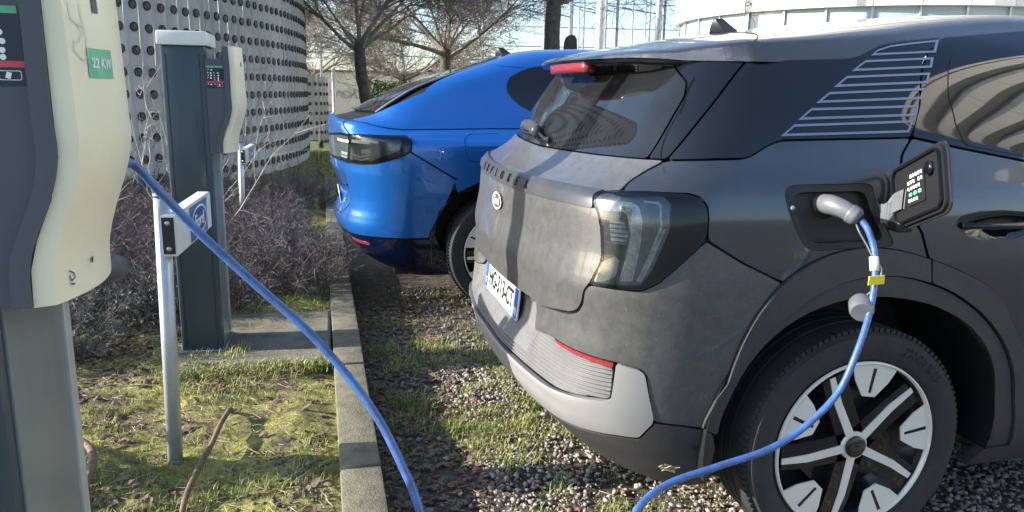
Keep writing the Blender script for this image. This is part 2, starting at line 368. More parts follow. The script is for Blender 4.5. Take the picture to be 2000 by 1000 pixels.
# panel outlines on the car skins, (s, z) in metres; right half, mirrored where a panel spans the centre line
SUV_P = {
    'tailgate': [(0.000,1.199),(0.502,1.207),(0.722,1.213),(0.782,1.215),(0.741,1.183),(0.726,1.153),(0.743,1.129),(0.710,1.127),(0.697,1.113),(0.709,1.084),(0.723,1.070),(0.738,1.029),(0.753,0.937),(0.733,0.872),(0.718,0.846),(0.711,0.807),(0.695,0.780),(0.665,0.767),(0.276,0.693),(0.000,0.722)],
    'strip': [(0.000,1.120),(0.315,1.121),(0.541,1.124),(0.711,1.126),(0.699,1.113),(0.709,1.084),(0.706,1.077),(0.514,1.073),(0.275,1.067),(0.000,1.066)],
    'bumper': [(0.000,0.724),(0.391,0.726),(0.666,0.761),(0.699,0.775),(0.715,0.804),(0.721,0.846),(0.734,0.866),(0.841,0.867),(0.869,0.868),(0.904,0.894),(0.942,0.942),(0.984,0.996),(0.996,1.008),(1.109,0.946),(1.238,0.887),(1.214,0.859),(1.195,0.834),(1.178,0.807),(1.164,0.779),(1.152,0.750),(1.142,0.721),(1.134,0.693),(1.127,0.664),(1.121,0.637),(1.116,0.610),(1.110,0.584),(1.102,0.559),(1.094,0.534),(1.082,0.510),(1.068,0.485),(1.050,0.460),(1.054,0.459),(0.932,0.485),(0.903,0.628),(0.890,0.642),(0.826,0.655),(0.619,0.669),(0.502,0.656),(0.430,0.664),(0.408,0.700),(0.392,0.721),(0.000,0.719)],
    'light': [(0.697,1.112),(0.716,1.125),(0.810,1.131),(0.917,1.132),(0.954,1.123),(0.976,1.103),(0.989,1.071),(0.993,1.026),(0.983,0.997),(0.942,0.943),(0.904,0.895),(0.869,0.870),(0.840,0.868),(0.734,0.868),(0.753,0.937),(0.738,1.029),(0.723,1.070),(0.711,1.084)],
    'lit_in': [(0.707,1.110),(0.727,1.122),(0.817,1.126),(0.871,1.124),(0.899,1.107),(0.909,1.037),(0.882,0.925),(0.862,0.883),(0.745,0.874),(0.761,0.935),(0.746,1.030),(0.726,1.073)],
    'lit_c': [(0.726,1.103),(0.806,1.105),(0.830,1.094),(0.844,1.061),(0.847,1.008),(0.843,0.894),(0.810,0.890),(0.821,1.020),(0.805,1.071),(0.791,1.079),(0.735,1.076)],
    'lit_block': [(0.760,1.055),(0.799,1.054),(0.813,1.023),(0.812,0.991),(0.773,0.992)],
    'lit_pocket': [(0.744,0.877),(0.755,0.934),(0.785,0.956),(0.801,0.947),(0.801,0.902),(0.767,0.880)],
    'lit_edge': [(0.833,1.111),(0.870,1.110),(0.880,1.101),(0.892,1.045),(0.875,0.952),(0.857,0.894),(0.851,0.894),(0.867,0.959),(0.887,1.050),(0.875,1.098),(0.866,1.104),(0.835,1.106)],
    'lit_edge2': [(0.900,1.040),(0.871,0.915),(0.863,0.895),(0.855,0.894),(0.866,0.919),(0.895,1.042)],
    'rib': [(0.000,0.722),(0.388,0.724),(0.405,0.700),(0.425,0.662),(0.502,0.656),(0.619,0.669),(0.638,0.657),(0.821,0.635),(0.826,0.544),(0.814,0.538),(0.727,0.529),(0.595,0.522),(0.341,0.524),(0.000,0.530)],
    'refl': [(0.622,0.670),(0.823,0.653),(0.821,0.637),(0.640,0.659)],
    'skid': [(0.000,0.529),(0.341,0.520),(0.596,0.519),(0.728,0.526),(0.814,0.535),(0.829,0.541),(0.828,0.654),(0.889,0.641),(0.902,0.627),(0.934,0.498),(0.931,0.479),(0.890,0.430),(0.834,0.430),(0.678,0.418),(0.493,0.390),(0.000,0.380)],
    'low': [(0.000,0.376),(0.493,0.386),(0.671,0.408),(0.832,0.424),(0.888,0.424),(0.932,0.477),(0.933,0.482),(1.052,0.456),(1.083,0.440),(1.073,0.381),(0.994,0.285),(0.953,0.252),(0.800,0.215),(0.700,0.205),(0.000,0.200)],
    'clad1': [(1.050,0.460),(1.068,0.485),(1.082,0.510),(1.094,0.534),(1.102,0.559),(1.110,0.584),(1.116,0.610),(1.121,0.637),(1.127,0.664),(1.134,0.693),(1.142,0.721),(1.152,0.750),(1.164,0.779),(1.178,0.807),(1.195,0.834),(1.214,0.859),(1.236,0.883),(1.260,0.905),(1.286,0.924),(1.314,0.940),(1.344,0.954),(1.374,0.964),(1.406,0.972),(1.438,0.977),(1.470,0.980),(1.503,0.980),(1.535,0.977),(1.566,0.973),(1.598,0.968),(1.628,0.961),(1.659,0.953),(1.689,0.944),(1.700,0.941),(1.715,0.870),(1.681,0.880),(1.648,0.888),(1.614,0.894),(1.580,0.897),(1.545,0.899),(1.511,0.897),(1.477,0.894),(1.444,0.888),(1.411,0.879),(1.379,0.867),(1.349,0.853),(1.319,0.836),(1.292,0.817),(1.266,0.796),(1.242,0.774),(1.220,0.749),(1.199,0.724),(1.180,0.698),(1.162,0.671),(1.145,0.644),(1.128,0.617),(1.110,0.589),(1.091,0.561)],
    'clad2': [(1.054,0.456),(1.091,0.558),(1.110,0.586),(1.128,0.614),(1.145,0.641),(1.162,0.668),(1.180,0.695),(1.199,0.721),(1.220,0.746),(1.242,0.771),(1.266,0.793),(1.292,0.814),(1.319,0.833),(1.349,0.850),(1.379,0.864),(1.411,0.876),(1.444,0.885),(1.477,0.891),(1.511,0.894),(1.545,0.896),(1.580,0.894),(1.614,0.891),(1.648,0.885),(1.681,0.877),(1.714,0.867),(1.747,0.856),(1.780,0.843),(1.812,0.828),(1.844,0.811),(1.875,0.793),(1.907,0.773),(1.937,0.750),(1.967,0.726),(1.996,0.699),(2.023,0.670),(2.048,0.638),(2.071,0.604),(2.091,0.567),(2.106,0.528),(2.116,0.488),(2.120,0.446),(2.117,0.404),(2.106,0.364),(2.085,0.326),(2.055,0.292),(1.971,0.294),(2.007,0.327),(2.032,0.366),(2.048,0.409),(2.054,0.454),(2.051,0.499),(2.040,0.543),(2.023,0.585),(2.000,0.624),(1.972,0.659),(1.941,0.690),(1.907,0.718),(1.872,0.741),(1.836,0.761),(1.799,0.778),(1.763,0.793),(1.726,0.805),(1.690,0.814),(1.654,0.822),(1.618,0.828),(1.582,0.833),(1.546,0.835),(1.510,0.835),(1.474,0.833),(1.438,0.829),(1.402,0.821),(1.366,0.810),(1.332,0.796),(1.299,0.779),(1.268,0.758),(1.240,0.733),(1.214,0.706),(1.191,0.676),(1.172,0.645),(1.155,0.611),(1.142,0.577),(1.130,0.542),(1.119,0.507),(1.108,0.471),(1.094,0.434)],
    'dclad': [(1.703,0.941),(1.719,0.935),(1.748,0.925),(1.778,0.914),(1.808,0.903),(1.838,0.891),(1.868,0.878),(1.898,0.864),(1.928,0.847),(1.956,0.829),(1.983,0.807),(2.007,0.783),(2.026,0.755),(2.100,0.660),(2.200,0.520),(2.350,0.470),(3.450,0.470),(3.450,0.310),(2.100,0.300),(2.059,0.295),(2.089,0.329),(2.110,0.367),(2.121,0.407),(2.124,0.449),(2.120,0.491),(2.110,0.531),(2.095,0.570),(2.075,0.607),(2.052,0.641),(2.027,0.673),(2.000,0.702),(1.971,0.729),(1.941,0.753),(1.911,0.776),(1.879,0.796),(1.848,0.814),(1.816,0.831),(1.784,0.846),(1.751,0.859),(1.718,0.869)],
    'sill': [(1.964,0.287),(2.050,0.288),(2.100,0.297),(3.450,0.305),(3.450,0.235),(2.000,0.215),(1.815,0.215)],
    'quarter': [(0.785,1.213),(0.918,1.221),(0.984,1.223),(1.004,1.230),(1.029,1.258),(1.058,1.272),(1.465,1.281),(1.468,1.236),(1.489,1.207),(1.657,1.017),(1.697,0.941),(1.689,0.944),(1.659,0.953),(1.628,0.961),(1.598,0.968),(1.566,0.973),(1.535,0.977),(1.503,0.980),(1.470,0.980),(1.438,0.977),(1.406,0.972),(1.374,0.964),(1.344,0.954),(1.314,0.940),(1.286,0.924),(1.260,0.905),(1.243,0.887),(1.110,0.948),(0.998,1.011),(0.990,1.071),(0.979,1.103),(0.954,1.125),(0.915,1.134),(0.807,1.133),(0.748,1.128),(0.731,1.152),(0.746,1.182)],
    'port': [(1.165,1.156),(1.442,1.159),(1.583,0.979),(1.294,0.975)],
    'qglass': [(0.783,1.215),(0.916,1.224),(0.981,1.226),(1.000,1.233),(1.026,1.261),(1.056,1.275),(1.463,1.283),(1.388,1.579),(1.246,1.557),(1.207,1.542),(1.189,1.517),(1.160,1.504),(0.878,1.488)],
    'stripe0': [(1.217,1.512),(1.222,1.530),(1.251,1.545),(1.308,1.556),(1.392,1.568),(1.429,1.528)],
    'stripe1': [(1.180,1.465),(1.210,1.498),(1.435,1.513),(1.447,1.482)],
    'stripe2': [(1.139,1.419),(1.171,1.451),(1.448,1.467),(1.449,1.436)],
    'stripe3': [(1.099,1.374),(1.130,1.405),(1.444,1.422),(1.442,1.390)],
    'stripe4': [(1.069,1.328),(1.092,1.360),(1.439,1.373),(1.441,1.342)],
    'stripe5': [(1.047,1.284),(1.067,1.316),(1.440,1.330),(1.449,1.296)],
    'surround': [(0.646,1.484),(0.738,1.428),(0.749,1.390),(0.722,1.215),(0.779,1.216),(0.874,1.488)],
    'rglass': [(0.000,1.202),(0.500,1.209),(0.717,1.215),(0.744,1.390),(0.733,1.428),(0.643,1.483),(0.300,1.500),(0.000,1.500)],
    'door': [(1.470,1.281),(1.656,1.252),(1.913,1.215),(2.500,1.165),(2.460,0.900),(2.400,0.600),(2.360,0.470),(2.200,0.520),(2.100,0.660),(2.026,0.755),(2.007,0.783),(1.983,0.807),(1.956,0.829),(1.928,0.847),(1.898,0.864),(1.868,0.878),(1.838,0.891),(1.808,0.903),(1.778,0.914),(1.748,0.925),(1.719,0.935),(1.703,0.941),(1.662,1.017),(1.494,1.207),(1.474,1.235)],
    'fdoor': [(2.505,1.165),(3.300,1.110),(3.550,1.080),(3.520,0.800),(3.450,0.470),(2.365,0.470),(2.405,0.600),(2.465,0.900)],
    'dframe': [(1.466,1.285),(1.393,1.578),(1.671,1.613),(2.500,1.630),(2.500,1.170),(1.911,1.218),(1.654,1.255)],
    'dglass': [(1.484,1.558),(1.702,1.578),(2.440,1.585),(2.400,1.200),(1.903,1.229),(1.664,1.262),(1.590,1.324),(1.535,1.394)],
    'fglass': [(2.520,1.625),(3.000,1.500),(3.500,1.140),(2.520,1.175)],
    'handle_cup': [(1.768,1.039),(1.781,1.063),(1.844,1.076),(1.925,1.077),(2.001,1.071),(2.060,1.060),(2.080,1.030),(2.060,1.005),(2.022,1.001),(1.979,0.988),(1.869,0.989),(1.815,1.004)],
    'fender': [(3.560,1.080),(3.900,1.060),(4.300,0.980),(4.450,0.900),(4.420,0.600),(4.400,0.500),(3.460,0.500),(3.530,0.800)],
    'nose': [(4.460,0.900),(4.900,0.930),(4.900,0.250),(4.300,0.250),(4.430,0.600)],
}
COUPE_P = {
    'tail': [(0.000,1.222),(0.266,1.231),(0.659,1.204),(0.703,1.121),(0.592,1.123),(0.000,1.088)],
    'quarter': [(0.670,1.203),(0.795,1.188),(0.908,1.163),(0.966,1.153),(1.479,1.163),(2.200,1.165),(2.200,0.500),(1.750,0.500),(1.700,0.750),(1.620,0.850),(1.520,0.885),(1.437,0.849),(1.335,0.805),(1.274,0.776),(1.254,0.856),(1.277,0.859),(0.997,1.028),(1.006,1.080),(1.008,1.105),(0.995,1.120),(0.831,1.123),(0.711,1.121)],
    'lamp_in': [(0.000,1.087),(0.591,1.120),(0.701,1.116),(0.664,0.947),(0.525,0.950),(0.000,0.953)],
    'lamp': [(0.705,1.115),(0.829,1.118),(0.992,1.116),(1.003,1.102),(0.999,1.077),(0.991,1.031),(0.957,1.000),(0.830,0.952),(0.774,0.946),(0.669,0.944)],
    'in2': [(0.710,1.106),(0.824,1.110),(0.960,1.107),(0.961,1.079),(0.950,1.036),(0.905,1.011),(0.826,0.972),(0.776,0.962),(0.685,0.962)],
    'in1': [(0.050,1.080),(0.628,1.109),(0.689,1.104),(0.662,0.963),(0.582,0.967),(0.050,0.960)],
    'w1': [(0.524,1.087),(0.690,1.084),(0.685,1.068),(0.515,1.073)],
    'w2': [(0.715,1.091),(0.824,1.089),(0.821,1.067),(0.711,1.072)],
    'sock1': [(0.580,1.009),(0.671,1.005),(0.665,0.988),(0.576,0.993)],
    'sock1b': [(0.586,0.984),(0.664,0.979),(0.663,0.969),(0.584,0.974)],
    'sock2': [(0.715,1.003),(0.759,0.995),(0.817,1.009),(0.819,1.000),(0.758,0.982),(0.715,0.991)],
    'sock2b': [(0.718,0.982),(0.764,0.973),(0.811,0.987),(0.810,0.977),(0.763,0.964),(0.717,0.972)],
    'sock3': [(0.768,1.033),(0.814,1.039),(0.826,1.022),(0.806,1.008),(0.766,1.008)],
    'gate': [(0.000,0.950),(0.523,0.945),(0.658,0.940),(0.476,0.775),(0.308,0.770),(0.000,0.720)],
    'bumper': [(0.677,0.939),(0.774,0.941),(0.830,0.948),(0.957,0.995),(0.991,1.025),(1.267,0.856),(1.202,0.699),(1.132,0.583),(1.088,0.491),(0.822,0.490),(0.682,0.486),(0.300,0.487),(0.000,0.485),(0.000,0.580),(0.450,0.585),(0.550,0.660),(0.600,0.740),(0.628,0.792)],
    'cplate': [(0.000,0.717),(0.285,0.761),(0.499,0.771),(0.580,0.735),(0.530,0.660),(0.440,0.590),(0.000,0.585)],
    'black': [(0.000,0.482),(0.300,0.484),(0.678,0.480),(0.820,0.485),(1.085,0.484),(1.090,0.470),(1.070,0.250),(0.700,0.210),(0.000,0.200)],
    'arch': [(1.087,0.488),(1.132,0.583),(1.205,0.699),(1.274,0.776),(1.335,0.805),(1.437,0.849),(1.520,0.887),(1.620,0.852),(1.700,0.752),(1.750,0.500),(1.720,0.300),(2.200,0.300),(2.200,0.240),(1.660,0.220),(1.680,0.500),(1.640,0.700),(1.570,0.800),(1.470,0.840),(1.380,0.800),(1.250,0.760),(1.160,0.660),(1.130,0.500),(1.120,0.300),(1.080,0.300),(1.090,0.470)],
    'crefl': [(0.639,0.458),(0.774,0.446),(0.768,0.428),(0.647,0.439)],
    'flap': [(1.327,1.101),(1.380,1.133),(1.563,1.139),(1.603,1.110),(1.700,1.090),(1.640,0.990),(1.429,0.966),(1.352,0.973),(1.328,1.019)],
    'ctop': [(0.649,1.207),(0.786,1.191),(0.905,1.166),(0.963,1.157),(1.471,1.167),(2.200,1.168),(2.200,1.610),(1.900,1.610),(1.600,1.600),(1.064,1.545),(0.931,1.552),(0.620,1.580),(0.835,1.382),(0.696,1.246)],
    'win': [(1.232,1.439),(1.123,1.488),(1.083,1.539),(1.122,1.561),(1.400,1.565),(2.100,1.575),(2.100,1.220),(1.750,1.240),(1.598,1.275),(1.498,1.310),(1.420,1.344),(1.326,1.391)],
}
# ------------------------------------------------------------------ panels cut from a skin
def _inside(P, poly):
    x, y = P[:, 0], P[:, 1]; c = np.zeros(len(P), bool); n = len(poly)
    for i in range(n):
        x1, y1 = poly[i]; x2, y2 = poly[(i+1) % n]
        if y1 == y2: continue
        t = (y1 > y) != (y2 > y)
        c ^= t & (x < (x2-x1)*(y-y1)/(y2-y1)+x1)
    return c
def _area(p): p = np.asarray(p); return .5*np.sum(p[:, 0]*np.roll(p[:, 1], -1)-np.roll(p[:, 0], -1)*p[:, 1])
def _clean(p):
    out = []
    for q in p:
        if not out or math.hypot(q[0]-out[-1][0], q[1]-out[-1][1]) > 1e-4: out.append(tuple(q))
    if math.hypot(out[0][0]-out[-1][0], out[0][1]-out[-1][1]) < 1e-4: out.pop()
    return out
def shape_loop(poly, rnd=.012, step=.02, gap=.0):
    p = _clean(poly)
    if _area(p) < 0: p = p[::-1]
    p = [np.array(q) for q in p]; n = len(p)
    if rnd:
        out = []
        for i in range(n):
            a, b, c = p[i-1], p[i], p[(i+1) % n]
            la, lc = np.linalg.norm(a-b), np.linalg.norm(c-b)
            u, v = (a-b)/la, (c-b)/lc
            if np.dot(u, v) > -.97:
                r = min(rnd, .45*la, .45*lc)
                for t in (0, .25, .5, .75, 1):
                    out.append((1-t)**2*(b+u*r)+2*t*(1-t)*b+t*t*(b+v*r))
            else: out.append(b)
        p = [np.array(q) for q in _clean(out)]; n = len(p)
    if gap:
        q = []
        for i in range(n):
            d = p[(i+1) % n]-p[i-1]; d = d/max(np.linalg.norm(d), 1e-9); q.append(p[i]+gap*np.array((-d[1], d[0])))
        p = q
    out = []
    for i in range(n):
        a, b = p[i], p[(i+1) % n]; k = max(1, int(math.ceil(np.linalg.norm(b-a)/step)))
        out += [a+(b-a)*j/k for j in range(k)]
    return np.array(_clean(out))
def span(poly):
    """right-half outline whose ends lie on the centre line -> whole outline"""
    return list(poly) + [(-s, z) for s, z in poly[::-1] if abs(s) > 1e-6]
def patch(name, skin, poly, m, parent, off=0.0, rim=.012, gap=.002, rnd=.012, step=.02, zstep=None, holes=(), disp=None, left=False):
    zstep = zstep or step
    loops = [shape_loop(poly, rnd, min(step, zstep*3), gap)] + [shape_loop(h, rnd if len(h) < 20 else 0, step, 0) for h in holes]
    if left: loops = [np.array([(-s, z) for s, z in l])[::-1] for l in loops]
    outer = loops[0]; lo, hi = outer.min(0), outer.max(0)
    gx, gz = np.meshgrid(np.arange(lo[0]+step*.5, hi[0], step), np.arange(lo[1]+zstep*.5, hi[1], zstep))
    gx = gx.copy(); gx[1::2] += step*.5
    G = np.stack([gx.ravel(), gz.ravel()], -1); k = _inside(G, outer)
    for h in loops[1:]: k &= ~_inside(G, h)
    G = G[k]
    B = np.vstack([np.vstack([l, .5*(l+np.roll(l, -1, 0))]) for l in loops])
    keep = np.ones(len(G), bool)
    for i in range(0, len(G), 2000):
        g = G[i:i+2000]; d = np.abs(g[:, None]-B[None]); keep[i:i+2000] = (((d[..., 0]/step)**2+(d[..., 1]/zstep)**2) > .16).all(1)
    G = G[keep]
    pts = np.vstack(loops+[G]); ed = []; b = 0
    for l in loops: ed += [(b+i, b+(i+1) % len(l)) for i in range(len(l))]; b += len(l)
    kz = step/zstep
    vo, eo, fo = geometry.delaunay_2d_cdt([Vector((float(x), float(y)*kz)) for x, y in pts], ed, [], 0, 1e-7)[:3]
    vo = np.array([v[:] for v in vo]); vo[:, 1] /= kz; T = np.array([f for f in fo if len(f) == 3], int)
    cen = vo[T].mean(1); k = _inside(cen, outer)
    for h in loops[1:]: k &= ~_inside(cen, h)
    T = T[k]
    a = vo[T]; ar = (a[:, 1, 0]-a[:, 0, 0])*(a[:, 2, 1]-a[:, 0, 1])-(a[:, 2, 0]-a[:, 0, 0])*(a[:, 1, 1]-a[:, 0, 1])
    T[ar < 0] = T[ar < 0][:, ::-1]
    def S(s, z):
        o = off + (disp(s, z) if disp else 0*s); return skin(s, z, o)
    s, z = vo[:, 0], vo[:, 1]; P = S(s, z); e = .003
    N = np.cross(S(s+e, z)-S(s-e, z), S(s, z+e)-S(s, z-e)); N /= np.maximum(np.linalg.norm(N, axis=1, keepdims=True), 1e-9)
    V = P; NV = N; F = T
    if rim:
        E = {}
        for t in T:
            for i in range(3):
                q = (int(t[i]), int(t[(i+1) % 3])); E[q] = 1
        bd = [q for q in E if (q[1], q[0]) not in E]
        ids = sorted({i for q in bd for i in q}); mp = {i: j for j, i in enumerate(ids)}; nb = len(P); kk = len(ids)
        out = np.zeros((kk, 3))
        for q in bd:
            d = P[q[1]]-P[q[0]]; d = d/max(np.linalg.norm(d), 1e-9); o = np.cross(d, N[q[0]])
            out[mp[q[0]]] += o; out[mp[q[1]]] += o
        out /= np.maximum(np.linalg.norm(out, axis=1, keepdims=True), 1e-9)
        top = P[ids]; bot = P[ids]-N[ids]*rim
        V = np.vstack([P, top, bot]); NV = np.vstack([N, out, out])
        R = []
        for q in bd:
            i, j = mp[q[0]], mp[q[1]]; R.append((nb+j, nb+i, nb+kk+i)); R.append((nb+j, nb+kk+i, nb+kk+j))
        F = np.vstack([T, np.array(R)])
    return mesh_obj(name, V, F, m, parent, True, NV)
def ring(poly, w):
    """closed outline and the same outline moved inwards by w, for printed outlines"""
    p = [np.array(q) for q in _clean(poly)]
    if _area(p) < 0: p = p[::-1]
    n = len(p); q = []
    for i in range(n):
        a, b, c = p[i-1], p[i], p[(i+1) % n]
        u = (b-a)/np.linalg.norm(b-a); v = (c-b)/np.linalg.norm(c-b)
        nu, nv = np.array((-u[1], u[0])), np.array((-v[1], v[0])); h = nu+nv; h /= max(np.linalg.norm(h), 1e-9)
        q.append(b+h*w/max(.35, float(np.dot(h, nu))))
    return [tuple(a) for a in p], [tuple(a) for a in q]
def grid_skin(name, skin, s0, s1, ns, z0, z1, nz, m, parent, off=0.0, keep=None):
    s, z = np.meshgrid(np.linspace(s0, s1, ns), np.linspace(z0, z1, nz)); P = skin(s, z, off).reshape(-1, 3)
    i = np.arange((nz-1)*ns).reshape(nz-1, ns)[:, :-1].ravel(); F = np.stack([i, i+1, i+1+ns, i+ns], -1)
    if keep is not None: F = F[keep(P[F].mean(1))]
    return mesh_obj(name, P, F, m, parent, True)
def text_mesh(txt, size, depth=.001, bold=False):
    cu = bpy.data.curves.new('t', 'FONT'); cu.body = txt; cu.size = size; cu.extrude = depth; cu.align_x = 'CENTER'; cu.align_y = 'CENTER'; cu.resolution_u = 3
    if bold: cu.offset = size*.018
    o = bpy.data.objects.new('t', cu); COL.objects.link(o); dg = bpy.context.evaluated_depsgraph_get(); dg.update()
    me = bpy.data.meshes.new_from_object(o.evaluated_get(dg)); V = np.array([v.co[:] for v in me.vertices]); F = [tuple(p.vertices) for p in me.polygons]
    bpy.data.objects.remove(o); bpy.data.curves.remove(cu); bpy.data.meshes.remove(me); return V, F
def place_text(name, txt, size, m, parent, origin, ux, uy, depth=.001, bold=False, sx=1.0, warp=None):
    V, F = text_mesh(txt, size, depth, bold); ux, uy = np.array(ux, float), np.array(uy, float); ux /= np.linalg.norm(ux); uy /= np.linalg.norm(uy); un = np.cross(ux, uy)
    if warp is None: W_ = np.array(origin)+V[:, :1]*sx*ux+V[:, 1:2]*uy+V[:, 2:3]*un
    else: W_ = warp(V[:, 0]*sx, V[:, 1], V[:, 2])
    return mesh_obj(name, W_, F, m, parent, False)

def lens_mat():
    m = bpy.data.materials.new('lamp_lens'); m.use_nodes = True; nt = m.node_tree; L = nt.links.new; nt.nodes.remove(nt.nodes['Principled BSDF'])
    t = nt.nodes.new('ShaderNodeBsdfTransparent'); t.inputs[0].default_value = (.93, .95, .96, 1); g = nt.nodes.new('ShaderNodeBsdfGlossy'); g.inputs['Roughness'].default_value = .09
    f = nt.nodes.new('ShaderNodeFresnel'); f.inputs[0].default_value = 1.5; x = nt.nodes.new('ShaderNodeMixShader'); L(f.outputs[0], x.inputs[0]); L(t.outputs[0], x.inputs[1]); L(g.outputs[0], x.inputs[2]); L(x.outputs[0], nt.nodes['Material Output'].inputs[0]); return m
M['lens'] = lens_mat()
# ================================================================== ground
def ground_mat():
    m = bpy.data.materials.new('soil_and_moss'); m.use_nodes = True; nt = m.node_tree; b = nt.nodes['Principled BSDF']; L = nt.links.new
    b.inputs['Roughness'].default_value = .95; b.inputs['Specular IOR Level'].default_value = .2
    tc = nt.nodes.new('ShaderNodeTexCoord')
    def N(s, d=8, r=.65):
        n = nt.nodes.new('ShaderNodeTexNoise'); n.inputs['Scale'].default_value = s; n.inputs['Detail'].default_value = d; n.inputs['Roughness'].default_value = r; L(tc.outputs['Object'], n.inputs[0]); return n.outputs[0]
    def ramp(s, stops):
        r = nt.nodes.new('ShaderNodeValToRGB'); L(s, r.inputs[0]); e = r.color_ramp.elements
        for i, (p, c) in enumerate(stops):
            if i > 1: e.new(p)
            e[i].position = p; e[i].color = (*c, 1)
        return r.outputs[0]
    def mix(f, a, c):
        x = nt.nodes.new('ShaderNodeMix'); x.data_type = 'RGBA'; L(f, x.inputs[0]); L(a, x.inputs[6]); L(c, x.inputs[7]); return x.outputs[2]
    soil = ramp(N(30), [(.3, (.045, .034, .024)), (.55, (.13, .10, .07)), (.75, (.26, .20, .14))])
    moss = ramp(N(22), [(.3, (.12, .125, .03)), (.52, (.33, .315, .085)), (.72, (.50, .46, .18))])
    f = ramp(N(4.5, 10, .7), [(.42, (0, 0, 0)), (.56, (1, 1, 1))])
    L(mix(f, soil, moss), b.inputs['Base Color'])
    bp = nt.nodes.new('ShaderNodeBump'); bp.inputs['Strength'].default_value = 1; bp.inputs['Distance'].default_value = .02; L(N(45), bp.inputs['Height']); L(bp.outputs[0], b.inputs['Normal'])
    return m
M['bed'] = ground_mat()
M['gravel_base'] = mat('gravel_bed', (.05, .040, .030), .95, second=(.14, .115, .085), vscale=25, bump=1, bscale=80)
def pebble_mat():
    m = bpy.data.materials.new('pebbles'); m.use_nodes = True; nt = m.node_tree; b = nt.nodes['Principled BSDF']; L = nt.links.new
    at = nt.nodes.new('ShaderNodeAttribute'); at.attribute_name = 'tone'
    r = nt.nodes.new('ShaderNodeValToRGB'); L(at.outputs['Fac'], r.inputs[0]); e = r.color_ramp.elements
    st = [(0, (.09, .075, .065)), (.2, (.19, .16, .135)), (.45, (.29, .25, .215)), (.68, (.38, .335, .295)), (.88, (.50, .46, .42)), (1, (.25, .13, .07))]
    for i, (p, c) in enumerate(st):
        if i > 1: e.new(p)
    for i, (p, c) in enumerate(st): e[i].position = p; e[i].color = (*c, 1)
    L(r.outputs[0], b.inputs['Base Color']); b.inputs['Roughness'].default_value = .6
    return m
M['pebble'] = pebble_mat()
M['lawn'] = mat('lawn', (.05, .075, .018), .95, second=(.13, .15, .045), vscale=3, bump=1, bscale=60)
M['far_ground'] = mat('far_ground', (.09, .10, .085), .95, second=(.16, .16, .14), vscale=.15)
b = MB(); b.add([(-400, -400, -.12), (400, -400, -.12), (400, 900, -.12), (-400, 900, -.12)], [(0, 1, 2, 3)])
tag(b.build('ground', M['far_ground']), kind='structure')
def sheet(name, x0, x1, y0, y1, st, hf, m):
    x, y = np.meshgrid(np.arange(x0, x1+1e-6, st), np.arange(y0, y1+1e-6, st)); z = hf(x, y); ny, nx = x.shape
    i = np.arange((ny-1)*nx).reshape(ny-1, nx)[:, :-1].ravel()
    return tag(mesh_obj(name, np.stack([x, y, z], -1).reshape(-1, 3), np.stack([i, i+1, i+1+nx, i+nx], -1), m), kind='structure')
def h_bed(x, y):
    e = np.clip((-.62-x)/.12, 0, 1)
    return .090+.055*(noise2(x, y, 3, 2.2, 5)-.5)*e+.04*(noise2(x, y, 5, 9, 3)-.5)*e+.02*e
def h_grav(x, y): return -.012+.03*(noise2(x, y, 8, 1.6, 4)-.5)+.014*(noise2(x, y, 9, 12, 2)-.5)
sheet('planting_bed', -7.0, -.565, -2.2, 10.0, .035, h_bed, M['bed'])
sheet('gravel_parking', -.50, 6.0, -4.0, 8.0, .05, h_grav, M['gravel_base'])
sheet('lawn', -.60, 14.0, 8.0, 24.0, .3, lambda x, y: .0+.05*noise2(x, y, 4, .7, 3), M['lawn'])
sheet('lawn', -16.0, -.62, 10.0, 24.0, .3, lambda x, y: .05+.05*noise2(x, y, 4, .7, 3), M['lawn'])
# kerb, one line of stones with mortar joints
b = MB()
for k in range(-3, 9):
    y0 = -.36+1.02*k; dz = .004*((k*7) % 3-1)
    b.box((-.548, y0+.505, .02+dz), (.138, 1.008, .24), .002*((k*5) % 3-1), .012)
tag(b.build('kerb', M['kerb'], angle=40), kind='structure')
b = MB(); b.box((-.548, 4, -.0), (.12, 12.5, .22)); tag(b.build('kerb_foundation', M['concrete']), kind='structure')
# concrete slab the second charging post stands on
b = MB(); b.prism([(-1.34, 1.70), (-1.0, 1.695), (-.63, 1.745), (-.622, 2.60), (-1.0, 2.62), (-1.36, 2.60)], 'z', .02, .142)
o = b.build('concrete_slab', M['concrete']); tag(o, kind='structure')
md = o.modifiers.new('b', 'BEVEL'); md.width = .015; md.segments = 2
